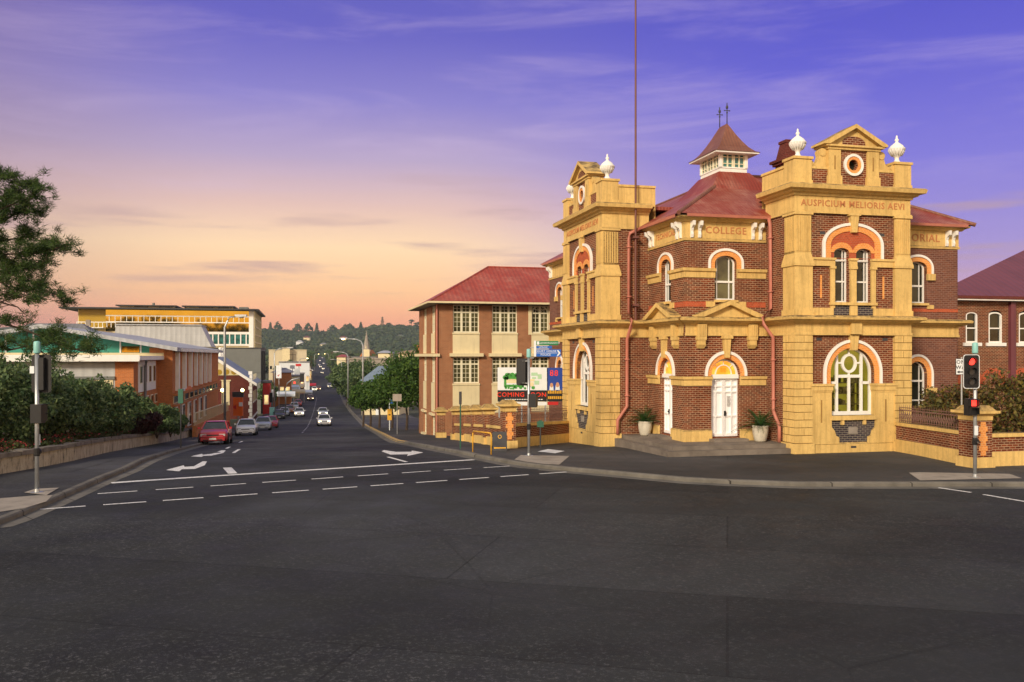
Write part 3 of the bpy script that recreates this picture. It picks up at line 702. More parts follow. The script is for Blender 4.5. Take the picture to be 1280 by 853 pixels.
    for s in (-1,1): sb.box(c+s*.5-.06, c+s*.5+.06, TW-.02, TW+.11, 1.05, 1.24)
    sb.build('sill', 'cream', P)
    MB(T).box(c-1.0, c+1.0, TW-.05, TW+.02, .35, 1.26).build('apron_panel', 'brickdk', P)
    MB(T).box(c-.2, c+.2, TW, TW+.05, .68, .95).build('plaque', 'concrete', P)
    MB(T).mould([(e+.74,TW-.02),(te-.74,TW-.02)], [(-1.2,.1),(.28,.1),(.35,.04),(.35,-.1)]).build('plinth', 'cream', P)
    MB(T).box(c-.12, c+.12, TW+.04, TW+.085, .12, .2).build('vent', 'dark', P)
    f = MB(T); z0 = 1.42; o = TW-.24; fw = .075; out = opening(c,1.0,z0,3.12,1.0,24); inn = opening(c,1.0-fw,z0+fw,3.12,1.0-fw,24)
    f.band(inn, out, o-.08, o+.04, True); f.box(c-.95, c+.95, o-.06, o+.05, z0, z0+.15)
    for x in (-.56, .56): f.box(c+x-.05, c+x+.05, o-.05, o+.04, z0, 3.12+.78)
    f.box(c-.045, c+.045, o-.05, o+.035, z0, 2.98); f.box(c-.52, c+.52, o-.05, o+.04, 2.92, 3.04); 
    for s in (-1, 1): x0, x1 = sorted((c+s*.55, c+s*.95)); f.box(x0, x1, o-.05, o+.04, 2.66, 2.77); x0, x1 = sorted((c+s*.28, c+s*.52)); f.box(x0, x1, o-.05, o+.03, 3.48, 3.55)
    f.band(arc(c,.25,3.5,.29,24,0,2*math.pi)[:-1], arc(c,.35,3.5,.39,24,0,2*math.pi)[:-1], o-.05, o+.045, True)
    f.box(c-.03, c+.03, o-.05, o+.03, 3.86, 4.07); f.box(c-.03, c+.03, o-.05, o+.03, 3.02, 3.13)
    w = f.build('window', 'white', P)
    MB(T).holed(opening(c,.97,z0+.05,3.12,.97,24), [], o-.03, 0).build('pane', PANE, w)
    if not flip:                                                 # the lit room that shows through this window
        rm = MB(T); rm.add([(c-1.6,o-2.4,.9),(c+1.6,o-2.4,.9),(c+1.6,o-2.4,4.4),(c-1.6,o-2.4,4.4),(c-1.6,o-.2,.9),(c+1.6,o-.2,.9),(c+1.6,o-.2,4.4),(c-1.6,o-.2,4.4)], [(0,1,2,3),(0,4,7,3),(1,5,6,2),(0,1,5,4),(3,2,6,7)]); rm.build('room', 'litroom', w)
        sh = MB(T)
        for k in range(4): sh.box(c+.1, c+1.5, o-1.6, o-1.2, 1.3+k*.45, 1.34+k*.45)
        for x in (.1, 1.1, 1.5): sh.box(c+x-.02, c+x+.02, o-1.6, o-1.2, 1.1, 2.9)
        for k in range(14): x = c+.15+rng.random()*1.3; z = 1.34+int(rng.integers(0,4))*.45; sh.box(x, x+.12+rng.random()*.1, o-1.55, o-1.25, z, z+.12+rng.random()*.2)
        sh.build('shelves', 'shelf', w)
    else:
        MB(T).box(c-1.0, c+1.0, o-.8, o-.78, 1.3, 4.2).build('dark_backing', 'dark', w)  # plain dark sheet set back behind the clear pane
    # ---- upper tower windows
    archring(T, 'arch', 'orange', c, 1.0, 1.27, 8.22, .56, .78, 7.68, TW-.02, TW+.05, P)
    archring(T, 'arch_trim', 'white', c, 1.27, 1.38, 8.22, .78, .89, 7.68, TW-.05, TW+.10, P)
    MB(T).prism([(c-.11,8.72),(c+.11,8.72),(c+.2,9.46),(c-.2,9.46)], TW-.1, TW+.17).build('keystone', 'cream', P)
    MB(T).box(c-.26, c+.26, TW, TW+.2, 9.38, 9.48).build('keystone', 'cream', P)
    MB(T).holed([(c-1.0,7.68),(c+1.0,7.68)]+arc(c,1.0,8.22,.56,20), [[(c+s*.5-.34,7.7),(c+s*.5+.34,7.7)]+arc(c+s*.5,.34,7.92,.18,12) for s in (-1,1)], TW+.014, .02).build('tympanum', 'redband', P)
    for s in (-1, 1):
        MB(T).band(arc(c+s*.5,.34,7.92,.18,16), arc(c+s*.5,.50,7.92,.40,16), TW-.02, TW+.04).build('arch', 'orange', P)
        sash_window(T, P, c+s*.5, .34, 5.93, 7.92, .18, TW-.2, 7.62)
    ib = MB(T)
    for x0, x1 in ((e+.74, c-.84), (c-.16, c+.16), (c+.84, te-.74)): ib.box(x0, x1, TW-.02, TW+.10, 7.36, 7.6); ib.box(x0-.02, x1+.02, TW-.02, TW+.15, 7.6, 7.69)
    ib.build('impost_band', 'cream', P, split=True)
    ul = MB(T)
    for x0, x1 in ((c-1.02, c-.84), (c-.13, c+.13), (c+.84, c+1.02)): ul.box(x0, x1, TW-.02, TW+.09, 5.7, 7.36); ul.box(x0-.03, x1+.03, TW-.02, TW+.13, 7.26, 7.36)
    ul.build('pilaster', 'cream', P, split=True)
    MB(T).box(c-1.06, c+1.06, TW-.2, TW+.15, 5.82, 5.93).build('sill', 'cream', P)
    bb = MB(T)
    for x0, x1 in ((e+.7, c-.92), (c-.16, c+.16), (c+.92, te-.7)): bb.box(x0, x1, TW-.02, TW+.11, 5.36, 5.84 if abs(x0-c) < .2 else 5.7)
    bb.build('apron_block', 'cream', P, split=True)
    MB(T).box(c-.92, c+.92, TW-.01, TW+.03, 5.38, 5.82).build('apron_panel', 'brickdk', P)
    og = MB(T)
    for s in (-1, 1): og.box(c+s*1.42-.04, c+s*1.42+.04, TW-.02, TW+.015, 6.1, 7.0)
    og.build('inset_strip', 'orange', P, split=True)
    # ---- entrance bay
    MB(T).mould([(0,.0),(e,.0)], [(8.5,-.05),(8.5,.05),(8.58,.07),(8.62,.03),(9.28,.03),(9.28,.12),(9.36,.2),(9.42,.36),(9.5,.36),(9.5,-.05)], (0,-1)).build('frieze', 'cream', P)
    MB(T).mould([(te,.0),(end,.0)], [(8.5,-.05),(8.5,.05),(8.58,.07),(8.62,.03),(9.28,.03),(9.28,.12),(9.36,.2),(9.42,.36),(9.5,.36),(9.5,-.05)], None, (end,-1)).build('frieze', 'cream', P)
    MB(T).mould([(0,.36),(e-.02,.36)], [(9.42,.0),(9.42,.12),(9.53,.14),(9.53,.0)], (0,-1)).build('gutter', 'pipe', P)
    MB(T).mould([(te,.36),(end,.36)], [(9.42,.0),(9.42,.12),(9.53,.14),(9.53,.0)], None, (end,-1)).build('gutter', 'pipe', P)
    MB().text(names[1], .40 if not flip else .34, tx(ec, .035, 8.94), .012).build('lettering', 'letter', P)
    MB().text(names[2], .47 if not flip else .4, tx((te+end)/2-(.12 if not flip else 0), .035, 8.94), .012).build('lettering', 'letter', P)
    def brk(x):
        b = MB(T); b.prism([(0,0),(1,0),(1,1)], 0, 0) if False else None
        pts = [(.0,8.62),(.10,8.62),(.13,8.75),(.10,8.88),(.14,9.0),(.30,9.1),(.32,9.28),(.0,9.28)]
        m = MB(lambda o_, a_, z_: T(a_, o_, z_)); m.prism(pts, x-.055, x+.055); return m.build('eave_bracket', 'white', P)
    for x in (.28, .62, e-.62, e-.28, te+.3, te+.62, end-.62, end-.28): brk(x)
    def upper_win(x, glm='glass'):
        archring(T, 'arch', 'orange', x, .49, .70, 7.62, .30, .50, 7.38, -.3, .03, P)
        archring(T, 'arch_trim', 'white', x, .70, .79, 7.62, .50, .60, 7.38, -.05, .08, P)
        sash_window(T, P, x, .49, 6.1, 7.62, .30, -.2, None, glassm=glm)
        MB(T).box(x-.52, x+.52, -.25, .12, 6.0, 6.1).build('sill', 'cream', P)
    upper_win(ec, 'glassg' if not flip else 'glass')
    for s in (0, 1):
        x0, x1 = ((0, ec-.49) if s == 0 else (ec+.49, e))
        IB = [(7.0,-.02),(7.0,.05),(7.22,.07),(7.26,.14),(7.38,.16),(7.40,-.02)]
        MB(T).mould([(x0,0),(x1,0)], IB, (0,-1) if s == 0 else None).build('impost_band', 'cream', P, split=True)
        MB(T).mould([(x0,0),((ec-.55) if s == 0 else x1,0)] if s == 0 else [(ec+.55,0),(x1,0)], [(5.8,-.02),(5.8,.02),(6.02,.02),(6.02,-.02)], (0,-1) if s == 0 else None).build('red_band', 'redband', P)
        MB(T).box((ec-.9) if s == 0 else ec+.5, (ec-.5) if s == 0 else ec+.9, -.02, .06, 5.8, 6.03).build('sill_block', 'cream', P)
        # impost at the door
        x1d = (ec-.64) if s == 0 else e; x0d = 0 if s == 0 else ec+.64
        MB(T).mould([(x0d,0),(x1d,0)], [(2.58,-.02),(2.58,.06),(2.8,.06),(2.84,.13),(2.95,.15),(2.97,-.02)], (0,-1) if s == 0 else None).build('impost_band', 'cream', P, split=True)
        MB(T).mould([(x0d,0),(x1d,0)], [(.1,-.02),(.1,.08),(.72,.08),(.78,.03),(.78,-.02)], (0,-1) if s == 0 else None).build('plinth', 'cream', P)
    archring(T, 'arch', 'orange', ec, .66, .84, 3.02, .66, .86, 2.97, -.3, .03, P)
    archring(T, 'arch_trim', 'white', ec, .84, .94, 3.02, .86, .98, 2.97, -.05, .09, P)
    MB(T).prism([(ec-.1,3.72),(ec+.1,3.72),(ec+.17,4.66),(ec-.17,4.66)], -.2, .18).build('keystone', 'cream', P)
    MB(T).box(ec-.22, ec+.22, 0, .24, 4.5, 4.66).build('keystone', 'cream', P)
    for x in (ec-1.15, ec+1.15):
        cs = MB(T); cs.box(x-.2, x+.2, 0, .22, 4.45, 5.1); cs.frus((x-.13,x+.13,0,.1),(x-.2,x+.2,0,.2), 4.1, 4.25); cs.box(x-.16, x+.16, 0, .19, 4.25, 4.45)
        for k in range(3): xx = x-.1+.1*k; cs.box(xx-.025, xx+.025, .2, .245, 4.6, 5.05)
        cs.build('console', 'cream', P)
    pd = MB(T); hw = 1.42
    pd.prism([(ec-hw+.1,5.38),(ec+hw-.1,5.38),(ec,5.86)], 0, .22)
    for s in (-1, 1): pd.prism([(ec+s*(hw+.08),5.38),(ec+s*(hw+.08),5.46),(ec,6.06),(ec,5.88),(ec+s*(hw-.25),5.38)], 0, .46)
    pd.build('door_pediment', 'cream', P)
    # door with panels, transom and fanlight
    o = -.2; d = MB(T); d.box(ec-.64, ec+.64, o-.12, o-.07, .45, 2.86)
    for s in (-1, 1):
        for x in (.03, .34, .60): d.box(*sorted((ec+s*(x-.0), ec+s*(x+.04))), o-.08, o+.0, .47, 2.84)
        for z in (.47, 1.28, 2.28, 2.52, 2.78): d.box(*sorted((ec+s*.05, ec+s*.62)), o-.08, o-.003, z, z+(.12 if z < 1 else .06))
    d.box(ec-.012, ec+.012, o-.02, o+.02, .45, 2.86)
    dr = d.build('door', 'door', P)
    MB(T).box(ec+.02, ec+.10, o, o+.05, 1.32, 1.52).cyl((ec+.06,o+.04,1.42),.03,(0,1,0),.05).build('handle', 'black', dr)
    if not flip:
        nb = MB(T)
        for k in range(8): nb.box(ec+.16, ec+.30+.02*(k%3), o-.005, o+.004, 1.72+k*.055, 1.745+k*.055)
        nb.build('notice', 'steel', dr)
    tr = MB(T); tr.box(ec-.64, ec+.64, o-.08, o+.1, 2.86, 3.02); tr.band(opening(ec,.56,3.03,3.03,.56,20), opening(ec,.64,3.02,3.02,.65,20), o-.06, o+.03, True)
    if not flip:
        tr.band(arc(ec,.34,3.04,.36,16), arc(ec,.38,3.04,.40,16), o-.04, o+.02)
    for k in (45, 90, 135): 
        t_ = R(k); tr.tube([(ec+.0+.38*math.cos(t_),o,3.04+.38*math.sin(t_)),(ec+.6*math.cos(t_),o,3.04+.6*math.sin(t_))], .018, 6)
    fl = tr.build('fanlight', 'white', P)
    MB(T).holed(opening(ec,.6,3.03,3.03,.6,20), [], o-.03, 0).build('pane', 'orangereflect', fl)
    if not flip: MB().text('88', .24, tx(ec-.02, o+.0, 3.22), .006).build('number', 'yellow', fl)
    MB(T).box(ec-.78, ec+.78, -.1, .5, .28, .41).build('door_step', 'step', P)
    # ---- wing windows
    for x in wc:
        archring(T, 'arch', 'orange', x, .5, .70, 2.95, .6, .82, 2.4, -.3, .03, P)
        archring(T, 'arch_trim', 'white', x, .70, .79, 2.95, .82, .92, 2.4, -.05, .08, P)
        sash_window(T, P, x, .5, 1.0, 2.95, .6, -.2, 2.7)
        for s in (-1, 1): MB(T).box(*sorted((x+s*.48, x+s*.9)), -.02, .16, 2.2, 2.4).build('impost', 'cream', P)
        upper_win(x)
        for s in (-1, 1): MB(T).box(*sorted((x+s*.48, x+s*.85)), -.02, .12, 7.1, 7.38).build('impost', 'cream', P)
        for s in (-1, 1): MB(T).box(*sorted((x+s*.48, x+s*.8)), -.02, .07, 5.85, 6.02).build('sill_block', 'cream', P)
    for x0, x1 in [(te, end)]: MB(T).box(x0, x1, -.02, .02, 5.72, 5.86).build('red_band', 'redband', P)
    # small terracotta vents
    vt = MB(T)
    for x, z in ((c-1.35, 8.62), (c+1.35, 8.62), (c-1.5, 4.4), (c+1.5, 4.4)): vt.box(x-.12, x+.12, TW-.01, TW+.006, z, z+.12)
    vt.build('air_brick', 'dark', P, split=True)
    # ---- downpipe on the side of the tower
    dpz = MB(T); a = e-.1; q1, q2, q3, q4 = (.55,.72,.8,1.25) if not flip else (.98,1.05,1.08,1.52)
    dpz.tube([(a,.40,9.5),(a,q1-.03,9.25),(a,q1,9.05),(a,q1,5.75),(a-.42,q2,5.35),(a-.42,q2,5.1),(a-.02,q3,4.55),(a,q3,1.55),(a,q4,.95),(a,q4,.32)], .075, 10)
    for z in (8.6, 6.4, 3.6, 2.0): dpz.box(a-.1, a+.1, (q1-.1 if z > 5 else q3-.1), (q1+.1 if z > 5 else q3+.1), z, z+.06)
    dpz.build('downpipe', 'pipe', P, True)

# clear pane that shows the room and reflects a little
s = NT('clear_pane'); s.fin(.03); g1 = s.n('ShaderNodeBsdfGlossy'); g1.inputs['Roughness'].default_value = .03; tr_ = s.n('ShaderNodeBsdfTransparent')
lw = s.n('ShaderNodeLayerWeight'); lw.inputs[0].default_value = .25; mx = s.n('ShaderNodeMixShader')
s.t.links.new(s.rng(lw.outputs['Fresnel'], 0, 1, .03, .8), mx.inputs[0]); s.t.links.new(tr_.outputs[0], mx.inputs[1]); s.t.links.new(g1.outputs[0], mx.inputs[2])
s.t.links.new(mx.outputs[0], s.t.nodes['Material Output'].inputs[0]); M['pane_clear'] = s.m
PANE = 'pane_clear'
facade(FB, 3.64, 5.26, 13.06, False, ('AUSPICIUM MELIORIS AEVI', 'COLLEGE', 'MEMORIAL'), [10.98])
facade(FA, 3.75, 5.75, 19.6, True, ('AUSPICIUM MELIORIS AEVI', 'TECHNICAL', 'ENTRANCE') if False else ('AUSPICIUM MELIORIS AEVI', 'TECHNICAL', 'TECHNICAL'), [11.8, 17.4])
# closing walls and the slab of the towers behind the parapets
for bx in ((13.03, 13.06, 0, 9, -.5, EV),(8.6, 13.06, 8.97, 9, -.5, EV),(8.57, 8.6, 9, 19.6, -.5, EV),(0, 8.6, 19.57, 19.6, -1.5, EV)): MB().box(*bx).build('wall', 'brick5', COLL)
MB().mould([(0,0)], [(0,0),(0,0)]) if False else None
for x0, x1, y0, y1 in ((3.9,8.7,-2.0,3.2), (-2.0,3.2,4.0,9.3)):
    MB().box(x0, x1, y0, y1, 10.4, 10.55).build('tower_roof', 'roof', COLL)
MB().box(3.66, 8.9, .3, .32, 9.4, 11.3).build('wall', 'cream', COLL); MB().box(.3, .32, 3.77, 9.5, 9.4, 11.3).build('wall', 'cream', COLL)
e5, sl = .5, .56
rz = lambda h: EV+.03+sl*h
rf = MB()
rf.add([(-e5,-e5,rz(0)),(13.56,-e5,rz(0)),(8.81,4.25,rz(4.75)),(4.25,4.25,rz(4.75))], [(0,1,2,3)])
rf.add([(-e5,20.1,rz(0)),(-e5,-e5,rz(0)),(4.25,4.25,rz(4.75)),(4.25,15.35,rz(4.75))], [(0,1,2,3)])
rf.add([(13.56,-e5,rz(0)),(13.56,9,rz(0)),(8.81,4.25,rz(4.75))], [(0,1,2)])
rf.add([(13.56,9,rz(0)),(9,9,rz(0)),(4.25,4.25,rz(4.75)),(8.81,4.25,rz(4.75))], [(0,1,2,3)])
rf.add([(9,9,rz(0)),(9,20.1,rz(0)),(4.25,15.35,rz(4.75)),(4.25,4.25,rz(4.75))], [(0,1,2,3)])
rf.add([(9,20.1,rz(0)),(-e5,20.1,rz(0)),(4.25,15.35,rz(4.75))], [(0,1,2)])
ROOF = rf.build('roof', 'roof', COLL)
hp = MB()
for a, b in (((-e5,-e5,rz(0)),(4.25,4.25,rz(4.75))), ((13.56,-e5,rz(0)),(8.81,4.25,rz(4.75))), ((4.25,4.25,rz(4.75)),(8.81,4.25,rz(4.75))), ((4.25,4.25,rz(4.75)),(4.25,15.35,rz(4.75)))): hp.tube([a,b], .09, 8)
hp.build('ridge_capping', 'roofrust', ROOF)
# cupola
cx0, cx1, cy0, cy1 = 3.25, 4.6, 3.3, 5.25
MB().frus((cx0-1.15,cx1+1.15,cy0-1.15,cy1+1.15), (cx0-.08,cx1+.08,cy0-.08,cy1+.08), rz(2.2), 12.12).build('cupola_skirt', 'roof', ROOF)
cu = MB(); cu.box(cx0, cx1, cy0, cy1, 11.9, 12.34)
for x in (cx0+.04, cx1-.04):
    for y in (cy0+.04, cy1-.04): cu.box(x-.07, x+.07, y-.07, y+.07, 12.3, 13.0)
cu.box(cx0-.03, cx1+.03, cy0-.03, cy1+.03, 12.92, 13.02); cu.box(cx0-.03, cx1+.03, cy0-.03, cy1+.03, 12.3, 12.36)
cup = cu.build('cupola', 'white', ROOF)
wn = MB()
nx, ny = 2, 3
for i in range(nx):
    x0 = cx0+.1+(cx1-cx0-.2)*i/nx; x1 = cx0+.1+(cx1-cx0-.2)*(i+1)/nx
    for y in (cy0+.03, cy1-.03):
        for x in (x0+.04, x1-.04, (x0+x1)/2): wn.box(x-.03, x+.03, y-.03, y+.03, 12.34, 12.95)
        for z in (12.52, 12.82): wn.box(x0, x1, y-.02, y+.02, z-.015, z+.015)
for i in range(ny):
    y0 = cy0+.1+(cy1-cy0-.2)*i/ny; y1 = cy0+.1+(cy1-cy0-.2)*(i+1)/ny
    for x in (cx0+.03, cx1-.03):
        for y in (y0+.04, y1-.04, (y0+y1)/2): wn.box(x-.03, x+.03, y-.03, y+.03, 12.34, 12.95)
        for z in (12.52, 12.82): wn.box(x-.02, x+.02, y0, y1, z-.015, z+.015)
wn.build('louvre_frame', 'sash', ROOF)
MB().box(cx0+.05, cx1-.05, cy0+.05, cy1-.05, 12.3, 12.95).build('louvre_glass', 'tealglass', ROOF)
cr_ = MB(); ex = .44; lv = [(0,13.0),(.16,13.08),(.36,13.30),(.56,13.62),(.75,13.98),(.90,14.3),(1.0,14.5)]
mx_, my_ = (cx0+cx1)/2, (cy0+cy1)/2; hx, hy = (cx1-cx0)/2+ex, (cy1-cy0)/2+ex
rg = .36
for (f0,z0),(f1,z1) in zip(lv, lv[1:]):
    q = lambda f: (mx_-hx*(1-f)-.01, mx_+hx*(1-f)+.01, my_-(hy-rg)*(1-f)-rg, my_+(hy-rg)*(1-f)+rg)
    cr_.frus(q(f0), q(f1), z0, z1)
CR = cr_.build('cupola_roof', 'roofrust', ROOF)
MB().box(mx_-hx+.04, mx_+hx-.04, my_-hy+.04, my_+hy-.04, 12.93, 12.998).build('cupola_eave', 'white', ROOF)
for dy in (-rg, rg):
    p = (mx_, my_+dy, 14.45)
    fi = MB().tube([p,(p[0],p[1],15.45)], .022, 6); fi.ball((p[0],p[1],15.0), .04); fi.ball((p[0],p[1],15.25), .06, .09); fi.box(p[0]-.13,p[0]+.13,p[1]-.012,p[1]+.012,15.08,15.11); fi.ball((p[0]-.13,p[1],15.095),.03); fi.ball((p[0]+.13,p[1],15.095),.03)
    fi.build('finial', 'dark', ROOF, True)
ch = MB(); ch.box(6.1, 6.95, 2.6, 3.4, 10.6, 12.5); ch.box(6.0, 7.05, 2.5, 3.5, 12.5, 12.62); ch.box(5.9, 7.15, 2.4, 3.6, 12.62, 12.74); ch.frus((6.1,6.95,2.6,3.4),(6.25,6.8,2.72,3.28), 12.74, 13.5); ch.box(6.2,6.85,2.68,3.32,13.5,13.62)
ch.build('chimney', 'brick4', ROOF)
# eave soffit
MB().box(-.36,3.6,-.36,.0,9.46,9.5).box(-.36,0,0,3.7,9.46,9.5).box(8.9,13.4,-.36,0,9.46,9.5).box(-.36,0,9.5,19.9,9.46,9.5).build('soffit', 'white', COLL)
# entrance platform with two stone risers
st = MB()
for k, (ins, z) in enumerate(((0,.15),(.36,.30))):
    x, y = -1.65+ins, -2.05+ins
    st.prism([(0,0),(1,0),(1,1)],0,0) if False else None
    P_ = [(x,3.85),(x,y),(3.75,y),(3.75,.1),(.1,.1),(.1,3.85)]; n = 6
    st.add([(a,b,-.4) for a,b in P_]+[(a,b,z) for a,b in P_], [(i,(i+1)%n,(i+1)%n+n,i+n) for i in range(n)]+[(6,7,8,9,10,11)])
st.build('entrance_steps', 'step', COLL)
# tall pole fixed to the tower's side wall
pc = FA(3.48, .74, 0); fp = thing('flagpole', 'very tall thin rust-red flagpole clamped to the left tower side wall', 'flagpole', (0,0,0), 0)
Mx = Matrix.Translation((7.03,35.8,0)) @ Matrix.Rotation(TH, 4, 'Z'); w0 = Mx @ Vector(pc); fp.location = w0
MB().tube([(0,0,5.3),(0,0,13),(0,0,20.2),(0,0,27)], .052, 10, .034).build('pole', 'pole', fp)
MB().box(-.13,.13,-.13,.2,9.0,9.09).box(-.13,.13,-.13,.2,6.0,6.09).build('bracket', 'pole', fp)
# ================================================================== FOLIAGE HELPERS
def leafcloud(mb, clumps, per, size, flat=.0, aspect=.55):
    """clumps: (x,y,z,r,rz) spheres filled with small two-sided leaf blades"""
    for cx, cy, cz, r, rzz in clumps:
        n = per; d = rng.normal(size=(n,3)); d /= np.linalg.norm(d, axis=1)[:,None]
        rad = r*rng.random(n)**.38; c = np.array([cx,cy,cz])+d*rad[:,None]*np.array([1,1,rzz/r])
        a = rng.normal(size=(n,3)); a /= np.linalg.norm(a, axis=1)[:,None]; b = np.cross(a, d+rng.normal(size=(n,3))*.6); b /= (np.linalg.norm(b, axis=1)[:,None]+1e-6)
        s_ = size*(.6+rng.random(n)*.8)[:,None]
        p0 = c-a*s_; p1 = c+b*s_*aspect; p2 = c+a*s_; p3 = c-b*s_*aspect
        o = len(mb.v); mb.v += [tuple(x) for q in zip(p0,p1,p2,p3) for x in q]; mb.f += [(o+4*i,o+4*i+1,o+4*i+2,o+4*i+3) for i in range(n)]
    return mb
def crown_clumps(cx, cy, cz, rx, ry, rz_, n, cr):
    out = []
    while len(out) < n:
        p = rng.uniform(-1, 1, 3); l = np.linalg.norm(p)
        if l > 1 or l < .35: continue
        out.append((cx+p[0]*rx, cy+p[1]*ry, cz+p[2]*rz_, cr*(.6+.8*rng.random()), cr*(.5+.5*rng.random())))
    return out
def shrub(name, label, cat, loc, rx, ry, h, leaf='leafB', nclump=34, per=90, size=.06, group=None, stems=True):
    t = thing(name, label, cat, loc, 0, group)
    mb = MB(); leafcloud(mb, crown_clumps(0, 0, h*.52, rx*.82, ry*.82, h*.42, nclump, min(rx,ry,h)*.34), per, size)
    mb.build('foliage', leaf, t)
    if stems:
        st = MB()
        for k in range(5): a = rng.random()*6.28; st.tube([(0,0,-.1),(math.cos(a)*rx*.2,math.sin(a)*ry*.2,h*.3),(math.cos(a)*rx*.5,math.sin(a)*ry*.5,h*.7)], .035, 5, .012)
        st.build('stem', 'trunk', t)
    return t
def tree(name, label, cat, loc, h, r, th, leaf='leafA', ncl=46, per=80, size=.14, group=None, tr=.14, zsq=.8):
    t = thing(name, label, cat, loc, 0, group)
    tk = MB().tube([(0,0,-.4),(.04*h*.3,0,th*.5),(-.02*h*.3,.03,th),(0,0,h*.72)], tr, 8, tr*.35)
    for k in range(6):
        a = k*1.05+rng.random(); z = th*(.85+.08*k); tk.tube([(0,0,z),(math.cos(a)*r*.4,math.sin(a)*r*.4,z+(h-z)*.35),(math.cos(a)*r*.75,math.sin(a)*r*.75,z+(h-z)*.5)], tr*.45, 6, tr*.12)
    tk.build('trunk', 'trunk', t)
    cz = (th*.85+h)/2; mb = MB(); leafcloud(mb, crown_clumps(0, 0, cz, r*.85, r*.85, (h-th*.85)/2*.9, ncl, r*.30), per, size)
    mb.build('crown', leaf, t); return t

# ================================================================== NEIGHBOUR: BROWN BRICK BUILDING
def at(u, v, d): return PX(u, v, d)
x, y, _ = at(547.5, 445, 61)
NB = thing('brick_office', 'two-storey brown brick building with red hipped iron roof and cream gridded windows', 'building', (x,y,0), TH)
BW, BD = 15.5, 9.6
def nw(T, par, c, w, z0, z1, o, cols=3, arch=False):
    f = MB(T); f.box(c-w/2, c+w/2, o-.05, o+.02, z0, z0+.09); f.box(c-w/2, c+w/2, o-.05, o+.02, z1-.07, z1)
    zt = z1-(z1-z0)*.27; f.box(c-w/2, c+w/2, o-.05, o+.025, zt-.05, zt+.05)
    for k in range(cols+1): xx = c-w/2+w*k/cols; f.box(xx-.075, xx+.075, o-.05, o+.03, z0, z1)
    for k in range(cols):
        xx = c-w/2+w*(k+.5)/cols; f.box(xx-.016, xx+.016, o-.04, o+.0, z0, z1)
        for q in (1,2,3): zz = z0+.09+(zt-z0-.1)*q/4; f.box(xx-w/cols/2, xx+w/cols/2, o-.04, o+.0, zz-.014, zz+.014)
        f.box(xx-w/cols/2, xx+w/cols/2, o-.04, o+.0, (zt+z1)/2-.012, (zt+z1)/2+.012)
    if arch:
        f.band(arc(c, w/2-.12, zt+.06, .42, 16), arc(c, w/2-.02, zt+.06, .5, 16), o-.04, o+.05)
        for k in (40,65,90,115,140): f.tube([(c,o,zt+.06),(c+(w/2-.1)*math.cos(R(k)),o,zt+.06+.42*math.sin(R(k)))], .014, 5)
    wd = f.build('window', 'sash', par); MB(T).box(c-w/2+.02, c+w/2-.02, o-.035, o-.025, z0+.03, z1-.03).build('pane', 'glassg', wd); return wd
bays = [(1.98,1.86,3,False),(4.75,1.82,3,False),(7.35,1.25,2,True),(10.2,1.86,3,False),(13.2,1.86,3,False)]
NT_ = lambda a, o, z: (a, -o, z)
holes = []
for c_, w_, _, _ in bays:
    for z0, z1 in ((5.42,7.36),(1.88,3.72)): holes.append([(c_-w_/2,z0),(c_+w_/2,z0),(c_+w_/2,z1),(c_-w_/2,z1)])
MB(NT_).holed([(0,-3),(BW,-3),(BW,7.5),(0,7.5)], holes, 0, .25).build('wall', 'brick2', NB)
for c_, w_, n_, ar in bays:
    nw(NT_, NB, c_, w_, 5.42, 7.36, -.1, n_, ar); nw(NT_, NB, c_, w_, 1.88, 3.72, -.1, n_, False)
    for z0, z1 in ((3.98,5.3),(-.2,1.75)): MB(NT_).box(c_-w_/2-.02, c_+w_/2+.02, -.05, .03, z0, z1).build('spandrel', 'pale', NB)
    for z in (5.3,1.75): MB(NT_).box(c_-w_/2-.05, c_+w_/2+.05, -.2, .08, z, z+.12).build('sill', 'pale', NB)
    MB(NT_).box(c_-w_/2-.25, c_+w_/2+.25, -.1, .35, 3.75, 3.98).build('ledge', 'pale', NB)
    if ar: 
        for s_ in (-1,1): MB(NT_).box(*sorted((c_+s_*w_/2, c_+s_*(w_/2+.25))), -.05, .05, 5.3, 7.45).build('window_surround', 'pale', NB)
NS_ = lambda a, o, z: (-o, a, z)
sb = [(2.2,1.5),(6.3,1.5)]; holes = []
for c_, w_ in sb:
    for z0, z1 in ((5.42,7.36),(1.88,3.72),(-2.1,-.5)): holes.append([(c_-w_/2,z0),(c_+w_/2,z0),(c_+w_/2,z1),(c_-w_/2,z1)])
MB(NS_).holed([(0,-3),(BD,-3),(BD,7.5),(0,7.5)], holes, 0, .25).build('wall', 'brick2', NB)
for c_, w_ in sb:
    nw(NS_, NB, c_, w_, 5.42, 7.36, -.1, 2); nw(NS_, NB, c_, w_, 1.88, 3.72, -.1, 2); nw(NS_, NB, c_, w_, -2.1, -.5, -.15, 2)
    for z0, z1 in ((3.98,5.42),(-.2,1.88)): MB(NS_).box(c_-w_/2, c_+w_/2, -.05, .03, z0, z1).build('spandrel', 'pale', NB)
    for z in (-.45, -2.2): MB(NS_).box(c_-w_/2-.1, c_+w_/2+.1, -.2, .2, z, z+.15).build('sill', 'pale', NB)
MB(NS_).box(-.2, BD+.2, -.1, .35, 3.75, 3.95).build('ledge', 'pale', NB)
MB().box(BW-.05,BW,0,BD,-3,7.5).build('wall', 'brick2', NB); MB().box(0,BW,BD-.05,BD,-3,7.5).build('wall', 'brick2', NB)
MB().tube([(-.09,-.09,7.4),(-.09,-.09,-1.6)], .06, 8).build('downpipe', 'pipe', NB)
